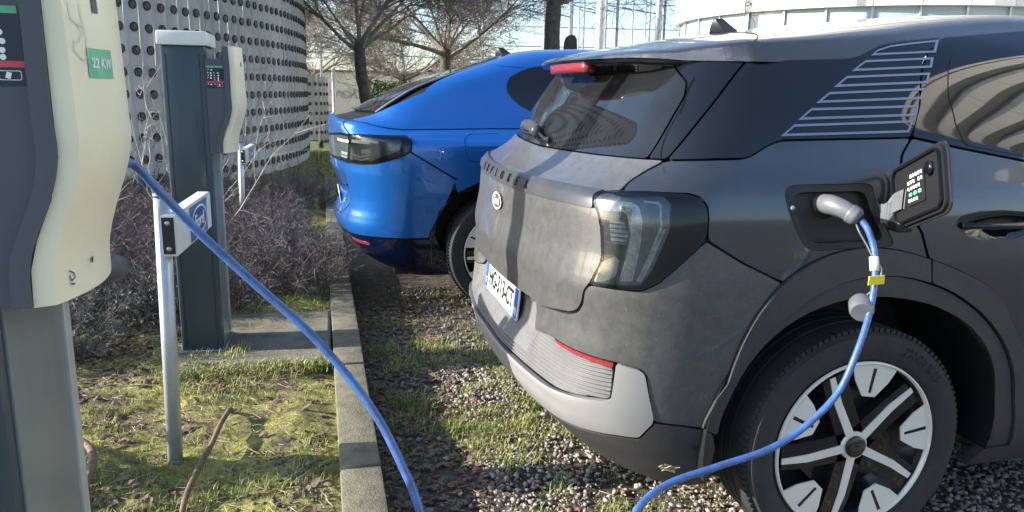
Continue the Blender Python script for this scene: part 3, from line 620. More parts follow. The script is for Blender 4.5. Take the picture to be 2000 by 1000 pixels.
# ------------------------------------------------------------------ pebbles
def ico():
    bm = bmesh.new(); bmesh.ops.create_icosphere(bm, subdivisions=1, radius=1); bm.verts.index_update()
    V = np.array([v.co[:] for v in bm.verts]); F = np.array([[v.index for v in f.verts] for f in bm.faces]); bm.free(); return V, F
IV, IF = ico()
def pebbles(P, size, tone, flat=.62):
    n = len(P); a = rng.random(n)*6.283; ca, sa = np.cos(a), np.sin(a)
    sx = size*rng.uniform(.8, 1.45, n); sy = size*rng.uniform(.65, 1.0, n); sz = size*flat*rng.uniform(.7, 1.2, n)
    V = np.repeat(IV[None], n, 0)*(1+.14*rng.standard_normal((n, len(IV), 1)))
    x, y, z = V[..., 0]*sx[:, None], V[..., 1]*sy[:, None], V[..., 2]*sz[:, None]
    t = rng.normal(0, .35, n)[:, None]; y, z = y*np.cos(t)-z*np.sin(t), y*np.sin(t)+z*np.cos(t)
    V = np.stack([x*ca[:, None]-y*sa[:, None], x*sa[:, None]+y*ca[:, None], z], -1)+P[:, None]
    F = (np.arange(n)[:, None, None]*len(IV)+IF[None]).reshape(-1, 3)
    o = mesh_obj('gravel', V.reshape(-1, 3), F, M['pebble'])
    at = o.data.attributes.new('tone', 'FLOAT', 'POINT'); at.data.foreach_set('value', np.repeat(tone, len(IV)).astype(np.float32)); return o
n = 9000; cx_ = rng.uniform(-2.8, -.63, n); cy_ = rng.uniform(-.2, 2.6, n); k = noise2(cx_, cy_, 33, 3.5, 4) < .52; cx_, cy_ = cx_[k], cy_[k]; n = len(cx_)
o = pebbles(np.stack([cx_, cy_, h_bed(cx_, cy_)+.003*rng.random(n)], -1), rng.uniform(.003, .011, n), rng.random(n)*.1, .7); o.name = 'soil_crumbs'; o.data.materials[0] = mat('soil_crumb', (.06, .044, .03), .95, second=(.20, .155, .11), vscale=14)
tag(o, 'loose crumbs of brown soil on the planting bed', 'soil', kind='stuff')
n = 62000
gx = rng.uniform(-.47, 3.4, n); gy = rng.uniform(-.9, 3.6, n)
cov = noise2(gx, gy, 21, 2.6, 4)
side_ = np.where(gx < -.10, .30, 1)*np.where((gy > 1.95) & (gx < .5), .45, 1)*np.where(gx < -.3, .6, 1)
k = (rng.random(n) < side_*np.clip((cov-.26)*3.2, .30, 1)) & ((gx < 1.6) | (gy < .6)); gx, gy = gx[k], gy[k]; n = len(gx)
tone = np.clip(rng.beta(3, 3.6, n)+.0, 0, .93); tone *= np.where(gx > 1.2, .6, 1)*np.where((gx < -.10) | (gy > 1.95), .62, 1); tone[rng.random(n) < .03] = 1  # painted shade in tone: under the car; with soil, by kerb and far end
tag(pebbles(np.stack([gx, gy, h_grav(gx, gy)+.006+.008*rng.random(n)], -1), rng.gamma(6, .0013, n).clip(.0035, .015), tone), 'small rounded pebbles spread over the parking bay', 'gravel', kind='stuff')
# ------------------------------------------------------------------ grass blades and litter
def blades(P, h, lean, w, m, name):
    n = len(P); a = rng.random(n)*6.283; d = np.stack([np.cos(a), np.sin(a), 0*a], -1); s = np.stack([-np.sin(a), np.cos(a), 0*a], -1)
    up = np.array([0, 0, 1.]); h = h[:, None]; l = lean[:, None]; w = w[:, None]
    V = np.stack([P-s*w, P+s*w, P+up*h*.6+d*l*.35*h+s*w*.8, P+up*h*.6+d*l*.35*h-s*w*.8, P+up*h*(1-.3*l)+d*l*h], 1)
    b_ = np.arange(n)[:, None]*5
    F = np.concatenate([b_+np.array([[0, 1, 2]]), b_+np.array([[0, 2, 3]]), b_+np.array([[3, 2, 4]])], 0)
    return mesh_obj(name, V.reshape(-1, 3), F, m, None, False)
def scatter(n, x0, x1, y0, y1, seed, f, th, hf):
    x = rng.uniform(x0, x1, n); y = rng.uniform(y0, y1, n); k = noise2(x, y, seed, f, 4)+rng.normal(0, .03, n) > th
    x, y = x[k], y[k]; return np.stack([x, y, hf(x, y)], -1)
# tufts: blades gathered about tuft centres
def tufts(C, per, spread, hmin, hmax, w, m, name, lean=(.2, 1.0)):
    P = np.repeat(C, per, 0); P = P+np.concatenate([rng.normal(0, spread, (len(P), 2)), np.zeros((len(P), 1))], 1)
    n = len(P); return blades(P, rng.uniform(hmin, hmax, n), rng.uniform(*lean, n), rng.uniform(.5, 1, n)*w, m, name)
C = scatter(5200, -3.2, -.64, -.2, 3.2, 31, 2.5, .50, h_bed)
tag(tufts(C, 12, .022, .012, .04, .0016, M['grass'], 'grass'), 'short moss and grass growing on the planting bed', 'grass', kind='stuff')
C = scatter(900, -3.2, -.66, -.2, 2.2, 37, 3.1, .58, h_bed)
tag(tufts(C, 16, .02, .03, .075, .0022, M['grass'], 'grass'), 'longer grass tufts on the planting bed', 'grass', kind='stuff')
C = np.concatenate([scatter(1500, -.45, 1.1, -.3, 2.4, 21, 2.6, .0, h_grav)])
k = noise2(C[:, 0], C[:, 1], 41, 3.4, 3) > .53
tag(tufts(C[k], 20, .028, .02, .06, .0020, M['grass'], 'grass', (.3, 1.3)), 'grass tufts growing through the pebbles of the parking bay', 'grass', kind='stuff')
C = scatter(5000, -.45, 1.4, -.6, 3.6, 43, 3.0, .52, h_grav)
tag(tufts(C, 8, .02, .008, .022, .0016, M['grass'], 'moss'), 'thin moss between the pebbles of the parking bay', 'moss', kind='stuff')
C = scatter(14000, -6, 6, 9.0, 16, 47, 1.0, .2, lambda x, y: 0*x+.05)
tag(tufts(C, 6, .05, .04, .10, .006, M['grass'], 'grass'), 'green lawn grass behind the cars', 'grass', kind='stuff')
def leaves(P, s, m, name):
    n = len(P); a = rng.random(n)*6.283; ca, sa = np.cos(a), np.sin(a); t = rng.normal(0, .5, n); q = rng.normal(0, .4, n)
    base = np.array([(-1, 0), (-.3, .5), (.5, .42), (1, 0), (.5, -.42), (-.3, -.5)])
    x = base[None, :, 0]*s[:, None]; y = base[None, :, 1]*s[:, None]; z = x*np.sin(t)[:, None]*.6+y*np.sin(q)[:, None]*.6+.3*np.abs(y)
    V = np.stack([x*ca[:, None]-y*sa[:, None], x*sa[:, None]+y*ca[:, None], z], -1)+P[:, None]
    return mesh_obj(name, V.reshape(-1, 3), (np.arange(n)[:, None]*6+np.arange(6)[None]), m, None, False)
C = np.concatenate([scatter(1500, -2.4, -.64, .2, 2.4, 51, 2.2, .50, h_bed), scatter(1500, -.46, .0, -.6, 3.2, 53, 2.0, .35, h_grav), scatter(260, -.2, 1.2, -.4, 2.2, 57, 2.0, .56, h_grav)]); C[:, 2] += .012
tag(leaves(C, rng.uniform(.008, .024, len(C)), M['deadleaf'], 'leaf_litter'), 'brown dead leaves lying on the bed and along the kerb', 'leaf litter', kind='stuff')
C = np.stack([rng.normal(-1.72, .13, 300), rng.normal(2.12, .07, 300), 0*rng.random(300)], -1); C[:, 2] = h_bed(C[:, 0], C[:, 1])+rng.uniform(.01, .04, 300)
tag(leaves(C, rng.uniform(.010, .020, 300), M['deadleaf'], 'leaf_litter'), 'heap of dead leaves below the lavender', 'leaf litter', kind='stuff')
C = np.concatenate([scatter(3000, -2.6, -.64, -.2, 2.6, 61, 2.0, .45, h_bed), scatter(500, -.46, 1.2, -.5, 2.4, 63, 2.0, .45, h_grav)]); a = rng.random(len(C))*6.283; l = rng.uniform(.02, .07, len(C))
D = C+np.stack([np.cos(a)*l, np.sin(a)*l, rng.uniform(-.004, .012, len(C))], -1); C[:, 2] += .012; D[:, 2] += .012
V, F = sticks(C, D, .0014, .0008); tag(mesh_obj('straw_litter', V, F, M['straw']), 'dry stalks and twigs lying on the ground', 'litter', kind='stuff')

# ================================================================== perforated round screen wall
def perforated(name, cx, cy, R, a0, a1, z0, z1, pitch, dz, hr, label):
    root = empty(name, (cx+R*math.cos((a0+a1)/2), cy+R*math.sin((a0+a1)/2), z0), label, 'screen wall')
    nc = int(abs(a1-a0)*R/pitch); b = MB(); h = MB(); pg = MB(); V = []; F = []; nz = 40
    for c in range(nc):
        A0 = a0+(a1-a0)*c/nc; A1 = a0+(a1-a0)*(c+1)/nc; base = len(V); m = 9
        for i in range(nz+1):
            z = z0+(z1-z0)*i/nz
            for j in range(m):
                t = j/(m-1); a = A0+(A1-A0)*(.04+.92*t); wob = .004*math.sin(z*7+c*2.1)
                r = R+.030*math.sin(math.pi*t)**.7+wob; V.append((cx+r*math.cos(a), cy+r*math.sin(a), z))
        F += [(base+i*m+j, base+i*m+j+1, base+(i+1)*m+j+1, base+(i+1)*m+j) for i in range(nz) for j in range(m-1)]
        # seam between two panels
        s = len(V)
        for i in range(nz+1):
            z = z0+(z1-z0)*i/nz; wob = .006*math.sin(z*6+c*1.7)
            for d in (-.06, .06):
                a = A1+d*(A1-A0)+wob/R; V.append((cx+(R+.006)*math.cos(a), cy+(R+.006)*math.sin(a), z))
        F += [(s+2*i, s+2*i+1, s+2*i+3, s+2*i+2) for i in range(nz)]
        a = (A0+A1)/2; n = np.array((math.cos(a), math.sin(a), 0)); t = np.array((-math.sin(a), math.cos(a), 0))
        z = z0+.12
        while z < z1-.05:
            zz = z+.004*math.sin(c*3.3+z*9); o = np.array((cx, cy, 0))+n*(R+.033)+np.array((0, 0, zz))+t*.004*math.sin(c*5+z*4)
            ringp = lambda r, d: [o+t*r*math.cos(2*math.pi*k/14)+np.array((0, 0, 1))*r*math.sin(2*math.pi*k/14)+n*d for k in range(14)]
            Vh = ringp(hr, -.006)+ringp(hr*.98, .010)+ringp(hr*.80, .008)+ringp(hr*.72, .003)
            h.add(Vh, [(q*14+k, q*14+(k+1) % 14, (q+1)*14+(k+1) % 14, (q+1)*14+k) for q in range(3) for k in range(14)]+[tuple(range(42, 56))])
            if hr > .0: p2 = ringp(hr*.46, .0048); o2 = np.array((0, 0, .012))+t*.010; pg.add([q+o2 for q in p2], [tuple(range(14))])  # lighter offset disc: a highlight painted inside each plugged hole
            z += dz
    pg.build('plug_glints', M['plug'], root); b.add(V, F); b.build('panel', M['panel'], root, True); h.build('perforations', M['hole'], root, True)
    return root
perforated('perforated_wall', -11.5, 14.2, 10.6, math.radians(-44), math.radians(6), -.1, 5.2, .215, .255, .056, 'tall round wall of white ribbed panels full of dark round holes')
perforated('perforated_wall', -1.75, 20.2, 1.3, math.radians(-100), math.radians(20), -.1, 1.72, .20, .25, .048, 'low white wall section with dark holes on the lawn behind')

# ================================================================== trees
def tree(name, label, x, y, fork, rad, spread, up, seed, m_t, m_c, lean=(0, 0), n1=9, dens=1.0, zfloor=1.9, twig=.004, rise=.35):
    r = np.random.default_rng(seed); root = empty(name, (x, y, 0), label, 'tree', 'bare pollarded trees')
    f = np.array((x+lean[0], y+lean[1], fork)); t = MB()
    t.tube(spline([(x, y, -.1), (x+lean[0]*.35+.03, y+lean[1]*.35, fork*.35), (x+lean[0]*.75-.02, y+lean[1]*.75, fork*.75), tuple(f), (f[0]+.01, f[1], fork+.18)], 5), np.linspace(rad*1.25, rad, 21)*(1+.05*r.standard_normal(21)), 12); t.build('trunk', m_t, root, True)
    A = []; B = []; RA = []; RB = []
    def grow(p, d, L, ra, lev):
        k = 5 if lev < 2 else 3; q = p; step = L/k
        for i in range(k):
            d = d+r.normal(0, .16 if lev else .10, 3); d[2] += (.05 if lev < 2 else .02); d /= np.linalg.norm(d)
            nq = q+d*step; r0 = ra*(1-.8*i/k); r1 = ra*(1-.8*(i+1)/k)
            A.append(q); B.append(nq); RA.append(max(r0, twig)); RB.append(max(r1, twig*.7)); q = nq
            if lev < 4:
                nb = [2, 2.6, 2.4, 1.6][lev]*dens; nb = int(nb)+(r.random() < nb-int(nb))
                for _ in range(nb):
                    if i == 0 and lev == 0: continue
                    a = r.normal(0, 1, 3); a -= d*np.dot(a, d); a /= np.linalg.norm(a); ang = r.uniform(.35, .95)
                    dd = d*math.cos(ang)+a*math.sin(ang); dd[2] = dd[2]*.8+(.05 if q[2] > zfloor+.3 else .25)
                    dd /= np.linalg.norm(dd); grow(q, dd, L*r.uniform(.38, .62), max(r1*.6, twig), lev+1 if lev else 1+(r.random() < .3))
    for i in range(n1):
        a = 2*math.pi*(i+r.uniform(-.3, .3))/n1; el = r.uniform(rise*.35, rise*1.9)
        grow(f+np.array((0, 0, r.uniform(-.05, .15))), np.array((math.cos(a)*math.cos(el), math.sin(a)*math.cos(el), math.sin(el))), spread*r.uniform(.75, 1.1), rad*r.uniform(.3, .5), 0)
    V, F = sticks(A, B, np.array(RA), np.array(RB), 4); mesh_obj('crown', V, F, m_c, root, False)
    return root
tree('bare_tree', 'bare umbrella-shaped tree with a dark leaning trunk nearest the perforated wall', .40, 14.5, 2.15, .105, 2.3, 1, 11, M['bark'], M['twig'], (-.22, 0), 9, .92, rise=.75, twig=.0032)
tree('bare_tree', 'bare tree with a thin trunk behind the blue car roof', 2.49, 18.0, 2.25, .13, 2.7, 1, 12, M['bark'], M['twig'], (.0, 0), 9, .92, twig=.004, rise=.6)
tree('bare_tree', 'bare tree with a thick straight trunk and a dark box fixed to it', 3.40, 11.6, 2.9, .125, 3.0, 1, 13, M['bark'], M['twig_dark'], (-.03, 0), 8, .72, zfloor=2.3, rise=.22)
tree('bare_tree', 'small bare tree standing in front of the cream wall', 2.05, 24.3, 1.75, .13, 2.9, 1, 14, M['bark'], M['twig'], (.0, 0), 10, .75, zfloor=1.3, twig=.006)
tree('bare_tree', 'bare tree furthest back beside the small one', -1.0, 27.0, 1.6, .12, 2.8, 1, 15, M['bark'], M['twig_red'], (.0, 0), 10, .7, zfloor=1.2, twig=.007)
b = MB(); b.prism([(3.585, 2.05), (3.60, 2.28), (3.63, 2.36), (3.68, 2.40), (3.74, 2.39), (3.78, 2.33), (3.80, 2.03), (3.70, 2.0)], 'y', 11.50, 11.68)
tag(b.build('nest_box', M['black'], angle=40), 'dark rounded box hanging on the thick tree trunk', 'box')
# hedge of leaf-sized faces
def hedge(x0, x1, y0, y1, z1, n, label):
    P = np.stack([rng.uniform(x0, x1, n), rng.uniform(y0, y1, n), rng.uniform(.1, z1, n)], -1)
    top = z1*(.86+.16*noise2(P[:, 0], P[:, 1], 71, 2.2, 3)); P[:, 2] = np.minimum(P[:, 2], top-rng.random(n)*.15)
    s = rng.uniform(.035, .075, n); d1 = rng.normal(0, 1, (n, 3)); d1 /= np.linalg.norm(d1, axis=1, keepdims=True); d2 = np.cross(d1, rng.normal(0, 1, (n, 3))); d2 /= np.linalg.norm(d2, axis=1, keepdims=True)
    V = np.stack([P-d1*s[:, None], P+d2*.5*s[:, None], P+d1*s[:, None], P-d2*.5*s[:, None]], 1)
    return tag(mesh_obj('hedge', V.reshape(-1, 3), np.arange(n*4).reshape(n, 4), M['leafgreen'], None, False), label, 'hedge')
hedge(.55, 3.8, 19.9, 21.4, 1.75, 9000, 'clipped green hedge behind the first bare tree')
# far brush: one mass of reddish twigs
n = 5200; x = rng.uniform(-4, 22, n); y = rng.uniform(36, 42, n); z = rng.uniform(-.1, 1.9, n)
P = np.stack([x, y, z], -1); D = rng.normal(0, .35, (n, 3)); D[:, 2] = np.abs(D[:, 2])+.5
V, F = sticks(P, P+D*rng.uniform(.5, 1.3, (n, 1)), .010, .005); tag(mesh_obj('far_brush', V, F, M['twig_red']), 'far belt of reddish leafless brush along the railway', 'brush', kind='stuff')
# cream wall with faded lettering
root = empty('cream_wall', (2.0, 34, 0), 'long cream wall with faded graffiti behind the trees', 'wall')
b = MB(); b.box((-2.5, 34, 1.02), (21, .3, 2.3)); b.build('wall', M['wallcream'], root)
b = MB(); b.box((-2.5, 33.96, 2.2), (21.1, .42, .08)); b.build('coping', M['kerb'], root)
place_text('graffiti', 'vous', .75, M['graffiti'], root, (.75, 33.83, 1.25), (1, 0, 0), (0, 0, 1), .005, True, 1.3)
place_text('graffiti', 'so', .8, M['graffiti'], root, (-.4, 33.83, .6), (1, 0, .1), (-.1, 0, 1), .005, True, 1.2)
# ------------------------------------------------------------------ railway masts
def mast(name, label, x, y, w, h, kind, m='galva'):
    r = empty(name, (x, y, -.1), label, 'mast', 'masts along the railway')
    b = MB()
    if kind == 'tube': b.lathe([(w*.5, 0), (w*.42, h)], (x, y, -.1), 'z', 14); b.build('pole', M[m], r, True)
    elif kind == 'lattice':
        for sx in (-1, 1): b.box((x+sx*w*.45, y, h/2-.1), (w*.16, w*.3, h))
        z = .2; s = 1
        while z < h-.5:
            b.tube([(x-s*w*.45, y, z), (x+s*w*.45, y, z+w*1.1)], w*.05, 5); z += w*1.1; s = -s
        b.build('lattice', M[m], r)
    else:
        b.box((x, y, h/2-.1), (w, w*.18, h)); b.box((x-w*.45, y, h/2-.1), (w*.12, w*.9, h)); b.box((x+w*.45, y, h/2-.1), (w*.12, w*.9, h)); b.build('pole', M[m], r)
    if kind != 'tube' or h > 7.5:
        a = MB(); z = h*.62
        a.tube([(x, y, z), (x-1.6, y, z+.25)], .035, 6); a.tube([(x, y, z+1.0), (x-1.6, y, z+.3)], .03, 6); a.build('bracket_arm', M[m], r)
        i = MB()
        for k in range(5): i.lathe([(.03, 0), (.075, .02), (.03, .05)], (x-.5-.06*k, y, z+.09+.008*k), 'x', 8)
        i.build('insulator', M['galva'], r)
    return r
masts = [('thin grey mast left of the nest box tree', 11.4, 40.0, .16, 9, 'beam'), ('slim pale mast between the lattice mast and the thick white pole', 16.9, 43.5, .18, 10, 'beam'), ('pale lattice mast just right of the thick white pole', 17.4, 40.0, .3, 9.5, 'lattice'), ('thin mast furthest right before the cream building', 20.2, 44.0, .16, 10, 'beam'), ('tall steel mast with a bracket arm left of the thick tree trunk', 13.2, 41.0, .20, 9, 'beam'), ('slim lattice mast seen just right of the hanging box', 14.0, 41.5, .34, 10, 'lattice'),
    ('wide lattice mast between two plain ones', 16.6, 45.0, .40, 10, 'lattice'), ('pale beam mast beside the lattice mast', 15.55, 43.0, .24, 10, 'beam'), ('thick white concrete pole with small lamps', 7.68, 21.0, .30, 9, 'tube'),
    ('thin dark post right of the thick white pole', 17.3, 42.0, .14, 10, 'tube'), ('short lattice signal frame in the distance', 18.6, 44.0, .5, 4.2, 'lattice'), ('grey round pole in front of the cream building', 8.4, 18.4, .20, 9, 'tube'),
    ('thin pole left behind the bare branches', 5.3, 38.0, .12, 8, 'tube'), ('pale thin mast behind the blue car roof', 7.9, 40.0, .20, 8.5, 'lattice'), ('thin pale post by the low perforated wall', -.55, 25.0, .10, 3.0, 'tube'), ('short dark post beside the cream wall', -.15, 26.0, .16, 2.2, 'tube')]
for l, x, y, w, h, k in masts: mast('railway_mast' if h > 4 else 'post', l, x, y, w, h, k)
for z, y in ((6.6, 41), (5.4, 43), (4.4, 45), (3.4, 42), (2.4, 40)):
    b = MB(); b.tube([(-5, y, z), (10, y+.2, z-.25), (30, y, z)], .022, 5); tag(b.build('railway_wire', M['black']), ['highest overhead wire strung between the masts', 'second overhead wire below the highest one', 'middle overhead wire strung between the masts', 'fourth overhead wire, just above the lowest', 'lowest overhead wire strung between the masts'][[6.6, 5.4, 4.4, 3.4, 2.4].index(z)], 'wire')
# ------------------------------------------------------------------ round cream building
def round_building(cx, cy, R, levels, label, z_first, seg=40, a0=0, a1=2*math.pi, top=16, hfac=2.6, hwin=.9, proud=.10):
    root = empty('round_building', (cx, cy, 0), label, 'building')
    z = 0; wn = MB(); wn.lathe([(R-.12, -.1), (R-.12, top)], (cx, cy, 0), 'z', 96); wn.build('window_band', M['window'], root, True)
    ml = MB(); z = z_first-hwin
    bands = [(-.1, z_first-hwin-.001)] if z_first-hwin > .3 else []
    z = z_first
    while z < top: bands.append((z, min(z+hfac, top))); z += hfac+hwin
    for z0, z1 in bands:
        fc = MB()
        nrow = max(1, int(round((z1-z0)/1.3)))
        for rrow in range(nrow):
            y0 = z0+(z1-z0)*rrow/nrow; y1 = z0+(z1-z0)*(rrow+1)/nrow
            for i in range(seg):
                A0 = 2*math.pi*(i+.5*(rrow % 2)*0)/seg; A1 = A0+2*math.pi/seg; g = .012/R; V = []
                for a in (A0+g, (A0+A1)/2, A1-g):
                    for r in (R+proud, R-.2):
                        for zz in (y0+.012, y1-.012): V.append((cx+r*math.cos(a), cy+r*math.sin(a), zz))
                F = [(0, 4, 5, 1), (4, 8, 9, 5), (0, 2, 6, 4), (4, 6, 10, 8), (1, 5, 7, 3), (5, 9, 11, 7), (0, 1, 3, 2), (8, 10, 11, 9)]
                fc.add(V, F)
        fc.build('facade_band', M['facade'], root)
    for i in range(seg):
        a = 2*math.pi*i/seg; ml.box((cx+(R-.10)*math.cos(a), cy+(R-.10)*math.sin(a), top/2), (.10, .06, top), a)
    ml.build('mullions', M['galva'], root)
    rf = MB(); rf.lathe([(R+proud+.1, top), (R+proud+.1, top+.3), (0, top+.4)], (cx, cy, 0), 'z', 96); rf.build('roof', M['facade'], root, True)
    return root
round_building(18.7, 23.2, 6.75, 4, 'round cream panelled building with a window band beyond the grey car', 3.95, 34, top=15, hfac=2.7, hwin=.62)
round_building(33.5, -8.5, 13.0, 6, 'curved cream building with striped window bands, mirrored in the car doors', 2.2, 40, top=20, hfac=1.0, hwin=1.1, proud=.5)
# ------------------------------------------------------------------ wheels
def wheel(parent, x, y, z, side, R=.369, rr=.266, width=.25, style=0, size_text=None):
    """side -1: outer face towards -Y. Part 'wheel' > tyre, rim, hub_cap ..."""
    w = empty('wheel', (0, 0, 0)); w.parent = parent; w.location = Vector((x, y, z))-wloc(parent)
    t = MB(); prof = []
    d = side
    for r, h in ((rr-.01, .03), (rr+.004, .010), (rr+.02, -.002), (rr+.055, -.010), (rr+.085, -.006), (R-.016, .006), (R-.004, .022), (R, .045)):
        prof.append((r, -d*h))
    for h in (.078, .080, .090, .092, .124, .126, .136, .138, .170, .172, .182, .184): prof.append((R-(.009 if h in (.080, .090, .126, .136, .172, .182) else 0), -d*h))
    for r, h in ((R, width-.04), (R-.015, width-.01), (rr+.05, width), (rr-.01, width-.02)): prof.append((r, -d*h))
    t.lathe(prof, (x, y, z), 'y', 120)
    for k in range(110):                                           # shoulder blocks of the tread
        a = 2*math.pi*k/110
        c = (x+(R-.0055)*math.cos(a), y-d*.030, z+(R-.0055)*math.sin(a))
        t.box(c, (.013, .040, .013), 0, 0, Matrix.Rotation(-a+math.pi/2, 4, 'Y') @ Matrix.Rotation(.0, 4, 'Z'))
    t.build('tyre', M['rubber'], w, angle=35)
    if size_text:
        def wp(u, v, h):
            a = math.radians(52)-u/(rr+.055); r = rr+.055+v
            return np.stack([x+r*np.cos(a), y+d*(.0095+h*1.0)+0*u, z+r*np.sin(a)], -1)
        place_text('size_marking', size_text, .034, M['black'], w, None, (1, 0, 0), (0, 0, 1), .0012, True, warp=wp)
    def poly(pts, h0, h1, mb): mb.prism([(x+p[0], z+p[1]) for p in pts], 'y', y-d*h0, y-d*h1)
    rot = lambda pts, a: [(p[0]*math.cos(a)+p[1]*math.sin(a), -p[0]*math.sin(a)+p[1]*math.cos(a)) for p in pts]   # clockwise from up
    dish = MB(); dish.lathe([(rr, -d*.012), (rr-.006, -d*.05), (.20, -d*.085), (.10, -d*.10), (.0, -d*.10)], (x, y, z), 'y', 64)
    dish.build('barrel', M['wheel_black'], w, True)
    rg = MB(); rg.lathe([(rr+.003, -d*.006), (rr+.001, d*.003), (rr-.004, d*.003), (rr-.006, -d*.012)], (x, y, z), 'y', 96); rg.build('rim_flange', M['alloy'], w, True)
    sp = MB(); bk = MB()
    for k in range(5):
        a = math.radians(-27+72*k)
        poly(rot([(-.0135, .030), (.0135, .030), (.012, .155), (.020, .243), (.003, .246), (-.012, .16)], a), .0105, .0065, sp)
        poly(rot([(-.045, .02), (.045, .02), (.050, .15), (.062, .24), (-.020, .244), (-.034, .15)], a), .060, .0125, bk)
        a = math.radians(9+72*k); o = []
        for q in np.linspace(-.30, .30, 9): o.append(((rr-.005)*math.sin(q), (rr-.005)*math.cos(q)))
        hw = .020
        tz = o + [(.058, .206), (.022, .160), (-.022, .160), (-.058, .206)]
        poly(rot(tz, a), .008, .003, sp)
        poly(rot([(-.0045, .172), (.0045, .172), (.0055, .248), (-.0055, .248)], a), .006, .0022, bk)
        b = math.radians(9+72*k)
        poly(rot([(-.07, .06), (.07, .06), (.085, .16), (-.085, .16)], b), .085, .055, bk)
    for k in range(5):
        a = math.radians(9+72*k); cx_, cz_ = x+.055*math.sin(a), z+.055*math.cos(a)
        bk.lathe([(.0, -d*.03), (.011, -d*.03), (.013, -d*.05)], (cx_, y, cz_), 'y', 10)
    hb = MB(); hb.lathe([(.0, -d*.005), (.041, -d*.005), (.045, -d*.010), (.046, -d*.03)], (x, y, z), 'y', 32); hb.build('hub', M['alloy'], w, angle=40)
    bk.build('spoke_recess', M['wheel_black'], w, angle=30); sp.build('spokes', M['alloy'], w, angle=30)
    cp = MB(); cp.lathe([(.0, d*.004), (.030, d*.004), (.034, d*.001), (.034, -d*.01)], (x, y, z), 'y', 32); c = cp.build('hub_cap', M['wheel_black'], w, angle=40)
    if style == 0 and side < 0:
        q = MB(); oval(q, lambda u, v: (x+u, y+d*.0052, z+v), .023, .0105, .0016); q.build('badge_ring', M['chrome'], w)
        place_text('badge_script', 'Ford', .017, M['chrome'], w, (x, y+d*.0045, z-.001), (1, 0, 0), (0, 0, 1), .0008)
    return w
def oval(mb, f, a, b, w, n=40):
    V = []; 
    for i in range(n):
        t = 2*math.pi*i/n
        V.append(f(a*math.cos(t), b*math.sin(t))); V.append(f((a-w)*math.cos(t), (b-w)*math.sin(t)))
    mb.add(V, [(2*i, 2*((i+1) % n), 2*((i+1) % n)+1, 2*i+1) for i in range(n)])
def disc(mb, f, a, b, n=40):
    mb.add([f(a*math.cos(2*math.pi*i/n), b*math.sin(2*math.pi*i/n)) for i in range(n)], [tuple(range(n))])
def arch_keep(cx, cz, r):
    return lambda c: ~((((c[:, 0]-cx)**2+(c[:, 2]-cz)**2) < r*r) | (((c[:, 0]-cx-2.767)**2+(c[:, 2]-cz)**2) < r*r))
def wheel_well(parent, x, yo, yi, z, r):
    mb = MB(); n = 24; V = []; F = []
    for i in range(n+1):
        a = math.radians(-10+200*i/n); V += [(x+r*math.cos(a), yo, z+r*math.sin(a)), (x+r*math.cos(a), yi, z+r*math.sin(a))]
    F = [(2*i, 2*i+1, 2*i+3, 2*i+2) for i in range(n)]+[tuple(2*i+1 for i in range(n+1))]
    mb.add(V, F); return mb.build('wheel_arch_liner', M['black'], parent)

# ------------------------------------------------------------------ roofs (height field over x and the fraction f across)
def roof_mesh(skin, name, m, parent, yc, x0, ve, ze, zc, rail, xs, thick=None, fmax=1.0):
    """ve, ze, zc, rail: functions of local x; profile: steep rail, then crown"""
    nf = 25; V = []
    for x in xs:
        v1, z1, z2, r = float(ve(x)), float(ze(x)), float(zc(x)), float(rail(x))
        zt = z1+r; w = min(1.0, max(0.0, (x-.40)/.20))
        low = [(w*(float(skin.side_v(np.array(x), np.array(z1+r*i/5)))-.0015)+(1-w)*(v1-.45*r*i/5), z1+r*i/5) for i in range(6)]
        P0 = np.array(low[-1]); tg = np.array(low[-1])-np.array(low[-2]); tg = tg/np.linalg.norm(tg) if np.linalg.norm(tg) > 1e-9 else np.array((-1., 0)); h = (z2-zt)
        P1 = P0+tg*min(.75*h/max(tg[1], .05), .25*v1); P2 = np.array((.50*v1, z2)); P3 = np.array((0, z2))
        t = np.linspace(0, 1, nf)[1:, None]; B = (1-t)**3*P0+3*t*(1-t)**2*P1+3*t*t*(1-t)*P2+t**3*P3
        B = np.vstack([low, B])
        row = [(x, v, z) for v, z in B] + [(x, -v, z) for v, z in B[::-1][1:]]
        V += [(x0+a, yc-v, z) for a, v, z in row]
    n = 2*(nf+5)-1; F = [(i*n+k, (i+1)*n+k, (i+1)*n+k+1, i*n+k+1) for i in range(len(xs)-1) for k in range(n-1)]
    mb = MB(); mb.add(V, F); return mb.build(name, m, parent, True)

# ================================================================== the grey car that is charging
car = empty('parked_car', (2.2, .935, 0), 'grey dusty five-door car plugged into the blue charging cable', 'car', 'cars parked at the charging bays')
sk, PP = SUV, SUV_P
yc = .935
grid_skin('inner_shell', sk, -4.85, 4.85, 240, .22, 1.50, 70, M['black'], car, -.022, lambda c: arch_keep(.875, .40, .53)(c) & ~((c[:, 0] < 1.0) & (c[:, 2] < .46)))
fl = MB(); fl.box((2.25, yc, .24), (3.7, 1.3, .06)); fl.build('underbody', M['black'], car)
